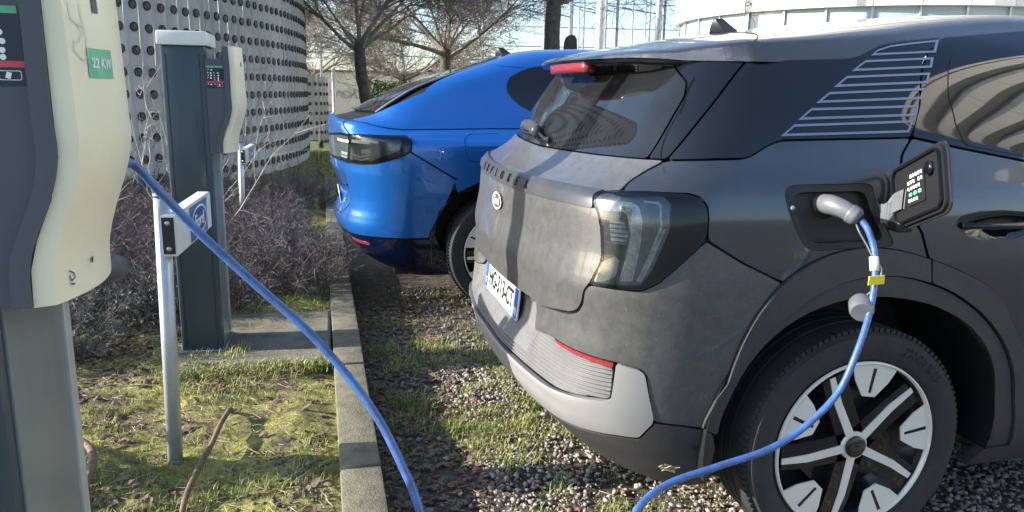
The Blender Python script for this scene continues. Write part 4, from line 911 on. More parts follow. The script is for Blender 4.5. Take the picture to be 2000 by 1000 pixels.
# tailgate and what sits on it
def tg_disp(s, z):                                                 # pressed number-plate hollow below the fold
    return 0*s
tgt = patch('tailgate', sk, span(PP['tailgate']), M['grey_dusty'], car, 0, .02, rnd=.024)
st = patch('trim_strip', sk, span(PP['strip']), M['strip'], tgt, .007, .010)
def on(skin, off):                                                 # text lying on the skin: u to the right
    return lambda u, v, h: skin(u, v, off+h)
for i, ch in enumerate('EXPLORER'):
    u0 = -.315+.09*i
    place_text('letter', ch, .036, M['gloss_black'], st, None, (1, 0, 0), (0, 0, 1), .0014, False, sx=1.1, warp=lambda u, v, h, u0=u0: sk(u0+u, 1.094+v, .0095+h))
em = MB(); disc(em, lambda u, v: sk(np.array(.005+u), np.array(1.000+v), .006), .064, .028)
emb = em.build('oval_badge', M['grey_dusty'], tgt)
q = MB(); oval(q, lambda u, v: sk(np.array(.005+u), np.array(1.000+v), .0075), .068, .031, .0055); q.build('badge_ring', M['white'], emb)
place_text('badge_script', 'Ford', .042, M['white'], emb, None, (1, 0, 0), (0, 0, 1), .001, True, warp=lambda u, v, h: sk(.005+u+.25*v, 1.000+v, .0078+h))
patch('rear_window', sk, span(PP['rglass']), M['rear_glass'], tgt, -.002, .01, .0015)
patch('window_surround', sk, PP['surround'], M['gloss_black'], tgt, 0, .012, .0015)
patch('window_surround', sk, PP['surround'], M['gloss_black'], tgt, 0, .012, .0015, left=True)
# bumper
bum = patch('bumper', sk, span(PP['bumper']), M['grey_dusty'], car, 0, .02)
def ribs(s, z):
    edge = np.clip((np.abs(s)-(.43+.0*s))/.03, 0, 1); low = np.clip((.572-z)/.012, 0, 1)
    return (-.004+.0042*np.sin(2*np.pi*z/.0125))*np.clip(edge+low, 0, 1)
patch('ribbed_insert', sk, span(PP['rib']), M['rib'], bum, -.006, .015, .0015, step=.03, zstep=.0020, disp=ribs)
for lf in (False, True):
    patch('red_reflector', sk, PP['refl'], M['red'], bum, .003, .012, .0005, .004, left=lf)
patch('skid_plate', sk, span(PP['skid']), M['skid'], bum, .003, .022, .0012, disp=lambda s, z: .006*np.exp(-((z-.512)/.016)**2)*np.clip((.80-np.abs(s))/.16, 0, 1))
patch('lower_valance', sk, span(PP['low']), M['cladding'], bum, .002, .02)
b = MB(); r_ = np.random.default_rng(5)
for k in range(9):
    s0, z0 = 0.885+.012*r_.random()*k*.4, 0.314+.004*r_.normal(); b.tube([sk(np.array(s0+.008*j), np.array(z0+.006*math.sin(j*.9+k)+.002*k), .0032) for j in range(5)], .0009+.0012*r_.random(), 5)
b.build('dried_mud', M['straw'], bum)
sn = MB(); f = lambda u, v: sk(np.array(1.017+u), np.array(0.400+v), .0045)
disc(sn, f, .010, .010, 20); sn.build('parking_sensor', M['black'], bum); q = MB(); oval(q, lambda u, v: sk(np.array(1.017+u), np.array(0.400+v), .006), .014, .014, .004, 24); q.build('sensor_ring', M['cladding'], bum)
# number plate
ux = np.array((.0, -1, 0)); pz = np.array((.10453, 0, .99452)); pc = np.array((.003, .935, .668))
pl = MB(); pl.box(tuple(pc), (.008, .52, .112), 0, .003, Matrix.Rotation(math.radians(6), 4, 'Y')); npl = pl.build('number_plate', M['white'], car)
def pq(name, u0, u1, v0, v1, m, h=.0048):
    n = -np.cross(ux, pz); n = np.array((-.99452, 0, .10453)); b = MB()
    b.add([pc+ux*u+pz*v+n*h for u, v in ((u0, v0), (u1, v0), (u1, v1), (u0, v1))], [(0, 1, 2, 3)]); return b.build(name, m, npl)
pq('blue_band', -.257, -.215, -.053, .053, M['plate_blue']); pq('blue_band', .215, .257, -.053, .053, M['plate_blue'])
nn = np.array((-.99452, 0, .10453))
place_text('plate_text', 'HG-313-CT', .096, M['text_black'], npl, pc+nn*.0054, ux, pz, .0006, True, sx=.82)
place_text('country_letter', 'F', .036, M['decal_white'], npl, pc+nn*.0058-ux*.236-pz*.026, ux, pz, .0005, True)
place_text('district_number', '92', .036, M['decal_white'], npl, pc+nn*.0058+ux*.236-pz*.026, ux, pz, .0005, True)
# rear lamps
for lf in (False, True):
    lp = patch('tail_lamp', sk, PP['light'], M['lamp_dark'], car, .001, .03, .001, left=lf)
    patch('lamp_inner', sk, PP['lit_in'], M['lamp_grey'], lp, .0015, .002, 0, .01, step=.012, zstep=.0016, left=lf, disp=lambda s, z: .00012*np.sin(z*2*np.pi/.0075))
    patch('light_guide', sk, PP['lit_c'], M['lamp_clear'], lp, .0035, .004, 0, .006, step=.012, left=lf)
    patch('reflector_block', sk, PP['lit_block'], M['lamp_clear'], lp, .0030, .004, 0, .004, step=.006, zstep=.0025, left=lf, disp=lambda s, z: .0016*np.sin(z*2*np.pi/.012))
    patch('lamp_pocket', sk, PP['lit_pocket'], M['lamp_clear'], lp, .0026, .004, 0, .006, left=lf)
    patch('lens_edge', sk, PP['lit_edge'], M['lamp_clear'], lp, .0030, .003, 0, .003, step=.01, left=lf)
    patch('lens_edge', sk, PP['lit_edge2'], M['lamp_clear'], lp, .0030, .003, 0, .003, step=.01, left=lf)
    patch('lens', sk, PP['light'], M['lens'], lp, .008, .004, .002, left=lf)
# sides
IP = [tuple(p) for p in ring([tuple(p) for p in PP['port']], .020)[1]]
for lf in (False, True):
    patch('rear_quarter', sk, PP['quarter'], M['grey'], car, 0, .015, .002, rnd=.012, holes=[] if lf else [shape_loop(PP['port'], .034, .02)], left=lf)
    qg = patch('quarter_window', sk, PP['qglass'], M['black_glass'], car, .0005, .012, .0015, left=lf)
    if not lf:
        for i in range(6):
            o, n_ = ring(PP['stripe%d' % i], .0065)
            patch('printed_stripe', sk, o, M['stripe_grey'], qg, .0016, .0005, 0, 0, step=.02, holes=[n_])
    patch('arch_cladding', sk, PP['clad1'], M['cladding'], car, .014, .022, .001, .01, left=lf, disp=lambda s, z: -.006*np.clip((z-.80)/.3, 0, 1))
    patch('arch_lip', sk, PP['clad2'], M['cladding'], car, .004, .03, .001, .01, left=lf)
    patch('door_cladding', sk, PP['dclad'], M['cladding'], car, .013, .022, .001, .01, left=lf)
    patch('sill', sk, PP['sill'], M['cladding'], car, .006, .05, .001, .01, left=lf)
    patch('rear_door', sk, PP['door'], M['grey'], car, 0, .015, .0022, holes=[shape_loop(PP['handle_cup'], .02, .02)], left=lf)
    fd = patch('front_door', sk, PP['fdoor'], M['grey'], car, 0, .015, .0022, left=lf)
    df = patch('window_frame', sk, PP['dframe'], M['gloss_black'], car, 0, .012, .0015, left=lf)
    patch('door_window', sk, PP['dglass'], M['black_glass'], df, .0025, .006, 0, .02, left=lf)
    patch('front_window', sk, PP['fglass'], M['black_glass'], car, .001, .01, .0015, left=lf)
    patch('front_wing', sk, PP['fender'], M['grey'], car, 0, .015, .002, left=lf)
    # door handle: a dark cup with a bar across it
    hc = patch('door_handle', sk, PP['handle_cup'], M['gloss_black'], car, .0012, .010, 0, .02, left=lf, disp=lambda s, z: -.020*np.exp(-(((np.abs(s)-1.95)/.10)**2+((z-1.025)/.025)**2)))
    sg = -1 if lf else 1; b = MB(); pts = [sk(np.array(sg*a), np.array(z), o) for a, z, o in ((1.79, 1.035, .002), (1.83, 1.035, .018), (1.93, 1.034, .024), (2.03, 1.034, .018), (2.07, 1.034, .002))]
    b.tube(spline(pts, 6), .0095, 10); b.build('handle_bar', M['gloss_black'], hc, True)
patch('nose', sk, span([(0, .90)]+[(s, z) for s, z in ()]+[(.0001, .9)]) if False else PP['nose'], M['grey'], car, 0, .01)
patch('nose', sk, PP['nose'], M['grey'], car, 0, .01, left=True)
# roof and spoiler
vl = _pchip([(.215, 0.0), (.2175, .1), (.225, .2), (.24, .3), (.26, .42), (.28, .5), (.33, .58), (.42, .64), (.50, .685), (.56, .712)])
zer = _pchip([(.215, 1.503), (.30, 1.497), (.42, 1.488), (.56, 1.486), (.866, 1.498), (1.0, 1.512), (1.23, 1.555), (1.59, 1.598), (2.0, 1.61), (2.5, 1.60)])
zcr = _pchip([(.215, 1.507), (.28, 1.530), (.41, 1.556), (.6, 1.590), (.78, 1.612), (.92, 1.634), (1.1, 1.654), (1.25, 1.670), (1.5, 1.688), (1.75, 1.697), (2.1, 1.700), (2.5, 1.690)])
ve = lambda x: vl(x) if x < .56 else float(sk.side_v(np.array(x), np.array(zer(x))))
rl = _pchip([(.215, 0), (.28, .006), (.4, .022), (.56, .050), (.9, .058), (1.23, .050), (1.6, .042), (2.5, .04)])
xs = [.215, .2155, .217, .219, .222, .226, .232, .24, .25, .265, .28, .3, .33, .36, .39, .42, .46, .5, .54, .56]+list(np.arange(.6, 2.46, .04))
roof = roof_mesh(sk, 'roof', M['grey_wet'], car, yc, 0, ve, zer, zcr, rl, xs)
# spoiler underside and lip
V = []; F = []; vv = list(np.linspace(-.70, .70, 61))
xl = lambda v: float(np.interp(abs(v), [0, .1, .2, .3, .42, .5, .58, .64, .685, .712], [.215, .2175, .225, .24, .26, .28, .33, .42, .50, .56]))
for v in vv:
    x = xl(v); z = float(zer(x)); V += [(x, yc-v, z+.001), (x+.006, yc-v, z-.014), (x+.055, yc-v*.99, z-.022), (x+.13, yc-v*.97, z-.060)]
for i in range(60): F += [(4*i+k, 4*i+4+k, 4*i+5+k, 4*i+1+k) for k in range(3)]
mb = MB(); mb.add(V, F); mb.build('spoiler_underside', M['gloss_black'], roof, True)
V = []; F = []
for v in np.linspace(-.20, .20, 17):
    x = xl(v)+.004; z = float(zer(xl(v)))-.008; V += [(x, yc-v, z), (x+.004, yc-v, z-.033), (x+.04, yc-v, z-.033), (x+.04, yc-v, z)]
F = [(4*i+k, 4*i+4+k, 4*i+4+(k+1) % 4, 4*i+(k+1) % 4) for i in range(16) for k in range(4)]+[(0, 1, 2, 3), (64, 65, 66, 67)]
mb = MB(); mb.add(V, F); mb.build('high_brake_lamp', M['red'], roof, True)
# seam where the spoiler meets the roof panel
pl_ = [(.556, .228), (.585, .255), (.615, .30), (.64, .36), (.655, .45), (.66, .60), (.655, .78), (.65, .935)]; pl_ = [tuple(q) for q in spline(pl_+[(x, 2*yc-y) for x, y in pl_[::-1][1:]], 8)]
bpy.context.view_layer.update(); sp3 = []
for x, y in pl_:
    h_, lo_, _, _ = roof.ray_cast(Vector((x, y, 3.0))-wloc(roof), Vector((0, 0, -1)))
    if h_: sp3.append(np.array(lo_+wloc(roof))+np.array((0, 0, -.0005)))
b = MB(); b.tube(sp3, .0028, 6); b.build('roof_seam', M['black'], roof)
# shark fin
def fin(parent, x, y, z, L=.17, h=.062):
    b = MB(); rows = []
    for t in np.linspace(0, 1, 9):
        hh = h*(1-t**2.0); x0_ = x+.015*t**2; x1_ = x+L-(L-.055)*t**.75
        w = .032*(1-t)**.6+.003
        rows.append([(x0_, y, z+h*t if False else z+hh*0+h*t), ((x0_+x1_)/2-.02, y-w, z+h*t), (x1_, y, z+h*t), ((x0_+x1_)/2-.02, y+w, z+h*t)])
    V = [p for r in rows for p in r]; F = [(4*i+k, 4*i+(k+1) % 4, 4*i+4+(k+1) % 4, 4*i+4+k) for i in range(8) for k in range(4)]+[(32, 33, 34, 35)]
    b.add(V, F); return b.build('roof_antenna', M['black'], parent, angle=50)
fin(car, .79, yc, 1.612)
# rear wiper under its cover, low on the glass
wp_ = [sk(np.array(s), np.array(z), o) for s, z, o in ((-.40, 1.245, .016), (-.30, 1.247, .03), (-.18, 1.243, .032), (-.08, 1.232, .022))]
b = MB(); b.tube(spline(wp_, 6), np.linspace(.020, .024, 19), 10); wpr = b.build('wiper_cover', M['strip'], car, True)
b = MB(); b.tube(spline([sk(np.array(s), np.array(z), o) for s, z, o in ((-.10, 1.235, .015), (.0, 1.222, .016), (.06, 1.216, .014))], 5), .006, 8)
b.box(tuple(sk(np.array(.07), np.array(1.219), .012)), (.016, .03, .018), 0, .003); b.build('wiper_arm', M['black'], wpr, True)
b = MB(); b.tube([sk(np.array(s), np.array(1.228+.00*s), .006) for s in np.linspace(-.44, -.05, 12)], .005, 6); b.build('wiper_blade', M['black'], wpr)
# charge port with the open flap
pw = patch('charge_port', sk, PP['port'], M['black'], car, -.002, .06, .001, .034, holes=[IP])
patch('port_well', sk, PP['port'], M['black'], pw, -.058, 0, 0, .034)
def SP(s, z, o): return sk(np.array(float(s)), np.array(float(z)), o)
b = MB(); b.tube([SP(1.33, 1.10, -.055), SP(1.335, 1.10, -.02)], .036, 24); b.build('socket', M['black'], pw, True)
b = MB(); b.tube([SP(1.37, 1.03, -.055), SP(1.37, 1.03, -.035)], .042, 24); b.build('socket_cover', M['black'], pw, True)
b = MB(); b.tube([SP(1.225, 1.095, -.008), SP(1.225, 1.095, .0)], .007, 10); b.build('port_lamp', M['lamp_clear'], pw, True)
A = np.array((.908, -.004, 1.122)); Lh = np.array((-.059, -.216, .087)); Lh /= np.linalg.norm(Lh); Vh = np.array((0, 0, -1.)); Vh -= Lh*np.dot(Vh, Lh); Vh /= np.linalg.norm(Vh); Nh = np.cross(Lh, Vh)
if Nh[0] > 0: Nh = -Nh
def flap_pt(u, v, h): return A+Lh*u+Vh*v+Nh*h
def flap_poly(m, pts, h0, h1):
    n = len(pts); m.add([flap_pt(u, v, h0) for u, v in pts]+[flap_pt(u, v, h1) for u, v in pts], [tuple(range(n)), tuple(range(n, 2*n))[::-1]]+[(i, (i+1) % n, n+(i+1) % n, n+i) for i in range(n)])
def rrect(u0, u1, v0, v1, r, n=5):
    o = []
    for cu, cv_, a0 in ((u1-r, v1-r, 0), (u0+r, v1-r, 90), (u0+r, v0+r, 180), (u1-r, v0+r, 270)):
        o += [(cu+r*math.cos(math.radians(a0+90*k/n)), cv_+r*math.sin(math.radians(a0+90*k/n))) for k in range(n+1)]
    return o
b = MB(); flap_poly(b, rrect(-.02, .262, -.090, .097, .035), -.005, .0); flp = b.build('port_flap', M['grey'], pw, angle=40)
b = MB(); flap_poly(b, rrect(-.012, .254, -.083, .090, .03), .0005, .009); b.build('flap_lining', M['black'], flp, angle=40)
b = MB(); o = rrect(-.002, .245, -.075, .082, .026); i_ = rrect(.004, .239, -.069, .076, .022); n = len(o)
b.add([flap_pt(u, v, .0095) for u, v in o]+[flap_pt(u, v, .016) for u, v in o]+[flap_pt(u, v, .016) for u, v in i_]+[flap_pt(u, v, .0095) for u, v in i_], [(k*n+i, k*n+(i+1) % n, (k+1)*n+(i+1) % n, (k+1)*n+i) for k in range(3) for i in range(n)])
b.build('flap_seal', M['gloss_black'], flp, angle=50)
b = MB(); flap_poly(b, rrect(.075, .165, -.045, .045, .006, 2), .010, .0125); stk = b.build('info_sticker', M['text_black'], flp)
b = MB(); r2 = np.random.default_rng(4)
for row in range(5):
    for c_ in range(6):
        u = .080+.0135*c_; v = -.038+.016*row
        if r2.random() < .8 and row != 3: flap_poly(b, [(u, v), (u+.009*r2.uniform(.5, 1), v), (u+.009, v+.010), (u, v+.008)], .0127, .0132)
b.build('sticker_print', M['decal_white'], stk)
b = MB()
for c_ in range(3): flap_poly(b, rrect(.084+.024*c_, .102+.024*c_, .010, .020, .004, 3), .0127, .0132)
b.build('sticker_icons', M['pale_green_print'], stk)
b = MB(); b.tube([flap_pt(.195, -.03, .008), flap_pt(.195, -.03, .018)], .018, 16); b.build('flap_latch', M['gloss_black'], flp, True)
b = MB(); g = [SP(1.50, 1.075, -.03), SP(1.51, 1.076, .01), flap_pt(.005, .02, .020), flap_pt(.055, .018, .016)]
G = spline(g, 6); V = []; 
for p in G: V += [p+np.array((0, 0, .028)), p+np.array((0, 0, -.026)), p+np.array((.004, -.006, -.026)), p+np.array((.004, -.006, .028))]
b.add(V, [(4*i+k, 4*i+(k+1) % 4, 4*i+4+(k+1) % 4, 4*i+4+k) for i in range(len(G)-1) for k in range(4)]+[(0, 1, 2, 3)]); b.build('hinge_arm', M['light_grey_plastic'], flp)
b = MB(); b.box(tuple(flap_pt(.02, .085, .01)), (.05, .05, .03), 0, .01); b.build('hinge_block', M['black'], flp)
# wheels
for x in (.888, 3.655):
    wheel(car, x, .022, .365, -1, size_text='255/50 R 19' if x < 2 else None)
    wheel(car, x, 1.848, .365, 1)
    wheel_well(car, x, .03, .42, .39, .50); wheel_well(car, x, 1.84, 1.45, .39, .50)
# bonnet and windscreen, seen only from further round
b = MB(); V = []; n = 13
for x, z, w in ((3.35, 1.09, .80), (3.7, 1.06, .80), (4.1, 1.0, .76), (4.38, .92, .66)):
    V += [(x, yc+w*t, z-.04*abs(t)**3) for t in np.linspace(-1, 1, n)]
b.add(V, [(i*n+k, i*n+k+1, (i+1)*n+k+1, (i+1)*n+k) for i in range(3) for k in range(n-1)]); b.build('bonnet', M['grey'], car, True)
b = MB(); V = []
for x, z, w in ((2.42, 1.66, .56), (2.8, 1.44, .66), (3.38, 1.08, .78)):
    V += [(x, yc+w*t, z-.03*abs(t)**2) for t in np.linspace(-1, 1, n)]
b.add(V, [(i*n+k, i*n+k+1, (i+1)*n+k+1, (i+1)*n+k) for i in range(2) for k in range(n-1)]); b.build('windscreen', M['black_glass'], car, True)

# ================================================================== the blue coupe beyond it
blue = empty('parked_car', (1.7, 3.78, 0), 'shiny blue fastback car parked beyond the grey car', 'car', 'cars parked at the charging bays')
sk2, CP = COUPE, COUPE_P; yb = 3.78; B_ = M['blue']
grid_skin('inner_shell', sk2, -5.0, 5.0, 240, .22, 1.66, 75, M['black'], blue, -.022, arch_keep(.475, .40, .50))
fl = MB(); fl.box((1.7, yb, .24), (3.8, 1.3, .06)); fl.build('underbody', M['black'], blue)
tl = patch('tailgate', sk2, span(CP['tail']), B_, blue, 0, .02, .0015)
patch('light_bar', sk2, span(CP['lamp_in']), M['lamp_dark'], tl, .001, .02, .001)
for lf in (False, True):
    patch('light_strip', sk2, CP['w1'], M['decal_white'], tl, .003, .002, 0, .003, step=.01, left=lf)
    patch('lamp_inner', sk2, CP['in1'], M['lamp_grey'], tl, .002, .002, 0, .01, left=lf)
    for q_ in ('sock1', 'sock1b'): patch('lamp_arc', sk2, CP[q_], M['lamp_clear'], tl, .004, .002, 0, .004, step=.01, left=lf)
patch('tailgate_skin', sk2, span(CP['gate']), B_, tl, 0, .02, .0015)
patch('rear_window', sk2, span([(0, 1.262), (.66, 1.262), (.645, 1.40), (.635, 1.57), (0, 1.585)]), M['rear_glass'], tl, .001, .01, .001)
for lf in (False, True):
    patch('window_trim', sk2, [(.665, 1.258), (.69, 1.250), (.68, 1.40), (.672, 1.575), (.642, 1.572), (.65, 1.40)], M['light_grey_plastic'], tl, .003, .01, .0005, .003, left=lf)
patch('number_plate_recess', sk2, span(CP['cplate']), B_, blue, -.002, .02, .001)
b = MB(); b.box((-.58+.055, yb, .655), (.006, .50, .10), 0, .002, Matrix.Rotation(math.radians(-8), 4, 'Y')); b.build('number_plate', M['white'], blue)
cb = patch('bumper', sk2, span(CP['bumper']), B_, blue, 0, .02, .0022)
patch('lower_valance', sk2, span(CP['black']), M['blue_black'], cb, .002, .02)
for lf in (False, True):
    patch('rear_quarter', sk2, CP['quarter'], B_, blue, 0, .015, .0022, holes=[] if lf else [CP['flap']], left=lf)
    patch('upper_side', sk2, CP['ctop'], B_, blue, 0, .012, .0010, .004, left=lf)
    patch('side_window', sk2, CP['win'], M['black_glass'], blue, .003, .008, 0, .02, left=lf)
    lp = patch('tail_lamp', sk2, CP['lamp'], M['lamp_dark'], blue, .001, .02, .001, left=lf)
    patch('light_strip', sk2, CP['w2'], M['decal_white'], lp, .003, .002, 0, .003, step=.01, left=lf)
    patch('lamp_inner', sk2, CP['in2'], M['lamp_grey'], lp, .002, .002, 0, .012, left=lf)
    for q_ in ('sock2', 'sock2b', 'sock3'): patch('lamp_arc', sk2, CP[q_], M['lamp_clear'], lp, .004, .002, 0, .004, step=.01, left=lf)
    patch('lens', sk2, CP['lamp'], M['lens'], lp, .008, .004, .002, left=lf)
    patch('arch_trim', sk2, CP['arch'], M['gloss_black'], blue, .003, .03, .0005, .01, left=lf)
    patch('red_reflector', sk2, CP['crefl'], M['red'], cb, .004, .008, 0, .004, left=lf)
    patch('front_wing', sk2, [(2.2, .5), (2.2, 1.165), (2.9, 1.13), (3.6, 1.06), (4.1, .96), (4.5, .93), (4.95, .9), (4.95, .3), (4.4, .3), (4.1, .5)], B_, blue, 0, .015, left=lf)
    patch('front_window', sk2, [(2.2, 1.17), (2.2, 1.60), (2.7, 1.60), (3.4, 1.40), (3.75, 1.14)], M['black_glass'], blue, 0, .01, left=lf)
patch('fuel_flap', sk2, CP['flap'], B_, blue, 0, .01, .0025, .02)
patch('roof', sk2, span([(0, 1.589), (.64, 1.577), (.93, 1.553), (1.06, 1.547), (1.6, 1.603), (2.2, 1.613), (2.8, 1.612), (3.2, 1.612), (3.2, 1.70), (0, 1.699)]), B_, blue, 0, .004, .0005, .004)
s_ = np.concatenate([np.linspace(-3.2, 3.2, 80)]); rp = sk2(s_, 0*s_+1.699)
b = MB(); b.add(rp.tolist(), [tuple(range(80))]); b.build('roof_crown', B_, blue)
fin(blue, .60, yb, 1.645)
for x in (.475, 3.24):
    wheel(blue, x, 2.865, .385, -1, R=.372, rr=.262, style=1)
    wheel(blue, x, 4.69, .385, 1, R=.372, rr=.262, style=1)
    wheel_well(blue, x, 2.89, 3.27, .40, .47); wheel_well(blue, x, 4.67, 4.3, .40, .47)
b = MB(); V = []
for x, z, w in ((2.75, 1.09, .80), (3.2, 1.05, .80), (3.7, .98, .74), (3.98, .90, .64)):
    V += [(x, yb+w*t, z-.04*abs(t)**3) for t in np.linspace(-1, 1, n)]
b.add(V, [(i*n+k, i*n+k+1, (i+1)*n+k+1, (i+1)*n+k) for i in range(3) for k in range(n-1)]); b.build('bonnet', B_, blue, True)
# ================================================================== charging stations
def station(dx, dy, dz):
    """built where the far one stands (front face at y 1.96), moved by dx, dy, dz"""
    T = lambda p: (p[0]+dx, p[1]+dy)
    root = empty('charging_station', (-1.22+dx, 2.11+dy, .14+dz))
    y0, y1 = 1.965+dy, 2.245+dy
    b = MB(); b.box((-1.225+dx, (y0+y1)/2, .86+dz), (.184, y1-y0, 1.42), 0, .012); po = b.build('post', M['post_green'], root, angle=40)
    b = MB()
    for sx in (-.072, .068): b.box((-1.225+dx+sx, y0-.0005, .85+dz), (.003, .003, 1.36))
    b.build('panel_seam', M['black'], po)
    b = MB()
    for sx in (-.094, .094): b.box((-1.225+dx+sx, (y0+y1)/2, .86+dz), (.006, y1-y0-.05, 1.40), 0, .002)
    b.build('side_rail', M['post_grey'], po)
    b = MB(); b.box((-1.126+dx, y1-.018, .86+dz), (.008, .030, 1.38), 0, .002); b.build('corner_strip', M['galva'], po)
    b = MB(); b.box((-1.2245+dx, (y0+y1)/2, 1.60+dz), (.212, y1-y0+.03, .062), 0, .010); b.build('cap', M['white'], root, angle=40)
    b = MB(); b.box((-1.225+dx, (y0+y1)/2, .147+dz), (.215, y1-y0+.03, .012), 0, .003); b.build('foot_plate', M['post_grey'], root)
    # housing: dark side profile with a cream front skin, extruded along the row
    yf, yk = 1.955+dy, 2.225+dy
    inner = [(-1.135, 1.512), (-1.085, 1.513), (-1.066, 1.528), (-1.054, 1.567), (-1.034, 1.567), (-1.031, 1.49), (-1.031, 1.36), (-1.030, 1.295), (-1.044, 1.238), (-1.066, 1.185), (-1.077, 1.145), (-1.079, 1.094), (-1.135, 1.092)]
    cream = [(-1.0335, 1.568), (-1.012, 1.570), (-1.008, 1.49), (-1.004, 1.36), (-1.003, 1.31), (-1.012, 1.265), (-1.036, 1.195), (-1.048, 1.145), (-1.050, 1.096), (-1.0785, 1.093), (-1.0765, 1.145), (-1.0655, 1.185), (-1.0435, 1.238), (-1.0295, 1.295), (-1.0305, 1.36), (-1.0305, 1.49)]
    def smoothp(p, n=4): 
        q = spline(p, n); return [tuple(a) for a in q]
    li = inner[:3]+[(x, z) for x, z in smoothp(inner[2:5], 4)][1:]+smoothp(inner[5:12], 10)+[inner[12]]
    b = MB(); b.prism([(x+dx, z+dz) for x, z in li], 'y', yf+.004, yk); hs = b.build('housing', M['charcoal'], root, angle=35)
    e = smoothp(inner[4:12], 10); w = .024; bz = [(x-w*1.0, z) for x, z in e]
    b = MB(); b.prism([(x+dx, z+dz) for x, z in e+bz[::-1]], 'y', yf-.006, yf+.010); b.build('bezel', M['charcoal'], hs, angle=35)
    # cream cover, rounded across the row
    fr = smoothp(cream[1:9], 5); bk = smoothp(cream[9:]+[cream[0]], 5)[::-1]; m_ = min(len(fr), len(bk))
    fr = [tuple(a) for a in spline(cream[1:9], 12)]; k_ = len(fr); bq = np.array(cream[9:]+[cream[0]])[::-1]
    tt = np.linspace(0, 1, k_); tb = np.linspace(0, 1, len(bq)); bk = np.stack([np.interp(tt, tb, bq[:, 0]), np.interp(tt, tb, bq[:, 1])], -1)
    V = []; ny = 13
    for j in range(ny):
        t = j/(ny-1); y = yf+(yk-yf)*t; bul = .026*(1-(2*t-1)**2)
        for (x, z) in fr: V.append((x+dx+bul*1.0, y, z+dz))
    F = [(j*k_+i, j*k_+i+1, (j+1)*k_+i+1, (j+1)*k_+i) for j in range(ny-1) for i in range(k_-1)]
    nb = len(V)
    for y, jrow in ((yf, 0), (yk, ny-1)):
        s = len(V); V += [(x+dx, y, z+dz) for x, z in bk]
        F += [(jrow*k_+i, jrow*k_+i+1, s+i+1, s+i) for i in range(k_-1)]
    # close top and bottom
    for idx in (0, k_-1):
        c = [j*k_+idx for j in range(ny)]+[nb+k_+idx, nb+idx]; F.append(tuple(c))
    b = MB(); b.add(V, F); cv = b.build('front_cover', M['cream'], root, angle=42)
    # side label with coloured bars and pictograms
    def q(name, x0, x1, z0, z1, m, h, par, zs=None):
        bb = MB(); bb.add([(x0+dx, yf+.004-h, z0+dz), (x1+dx, yf+.004-h, z0+dz), (x1+dx, yf+.004-h, z1+dz), (x0+dx, yf+.004-h, z1+dz)], [(0, 1, 2, 3)]); return bb.build(name, m, par)
    sp = q('side_label', -1.130, -1.058, 1.386, 1.484, M['sticker'], .0015, hs)
    q('green_bar', -1.130, -1.060, 1.475, 1.484, M['green_print'], .0022, sp); q('red_bar', -1.130, -1.057, 1.409, 1.417, M['red_print'], .0022, sp)
    pr = MB()
    for zc_, xs_ in ((1.466, (-1.122, -1.108)), (1.452, (-1.124, -1.112, -1.098, -1.082)), (1.441, (-1.122, -1.110, -1.096, -1.080)), (1.430, (-1.124, -1.112, -1.0975, -1.081)), (1.4215, (-1.096, -1.081)), (1.402, (-1.124, -1.112, -1.096))):
        for i, x in enumerate(xs_):
            if i % 2: pr.lathe([(.0, 0), (.0038, 0)], (x+dx, yf+.0018, zc_+dz), 'y', 12)
            else:
                for k in range(3): pr.box((x+dx-.002+.0016*k, yf+.0018, zc_+dz+.0012*((k*2) % 3)), (.0011, .0004, .004+.001*k))
    pr.build('pictograms', M['decal_white'], sp)
    hb = MB(); o_ = rrect(-1.088, -1.062, 1.393, 1.405, .002, 2); i_ = rrect(-1.0872, -1.0628, 1.3938, 1.4042, .0016, 2)
    hb.add([(x+dx, yf+.0018, z+dz) for x, z in o_]+[(x+dx, yf+.0018, z+dz) for x, z in i_], [(i, (i+1) % len(o_), len(o_)+(i+1) % len(o_), len(o_)+i) for i in range(len(o_))])
    hb.box((-1.077+dx, yf+.0018, 1.399+dz), (.006, .0004, .008), 0, 0, Matrix.Rotation(.3, 4, 'Y')); hb.build('plug_pictogram', M['decal_white'], sp)
    # things on the cream front, which faces +X
    xf_ = lambda z, y: float(np.interp(z, [p[1] for p in fr[::-1]], [p[0] for p in fr[::-1]]))+dx+.026*(1-(2*(y-yf)/(yk-yf)-1)**2)
    def fq(name, ya, yb_, za, zb, m, par, h=.0012):
        bb = MB(); n = 6; V = []
        for k in range(n+1):
            y = ya+(yb_-ya)*k/n; V += [(xf_(za, y)+h, y, za+dz), (xf_(zb, y)+h, y, zb+dz)]
        bb.add(V, [(2*k, 2*k+2, 2*k+3, 2*k+1) for k in range(n)]); return bb.build(name, m, par)
    fq('slot', yf+.062, yf+.078, 1.484, 1.504, M['charcoal'], cv)
    return root, cv, fq, xf_, yf, yk
near, ncv, fq, xf_, yf, yk = station(.053, -2.635, 0)
tag(near, 'cream and charcoal charging station closest to the viewer, with a green 22 KW sticker', 'charging station', 'charging stations in the planting bed')
st = fq('power_sticker', yf+.036, yf+.106, 1.398, 1.437, M['pale_green_print'], ncv)
def onfront(y0_, z0_):
    def w(u, v, h):
        return np.stack([np.array([xf_(float(z), float(y)) for z, y in zip(z0_+v, y0_+u)])+.002+h, y0_+u, z0_+v], -1)
    return w
place_text('power_text', '22 KW', .0185, M['decal_white'], st, None, (0, 1, 0), (0, 0, 1), .0004, True, 1.0, warp=onfront(yf+.071, 1.4175))
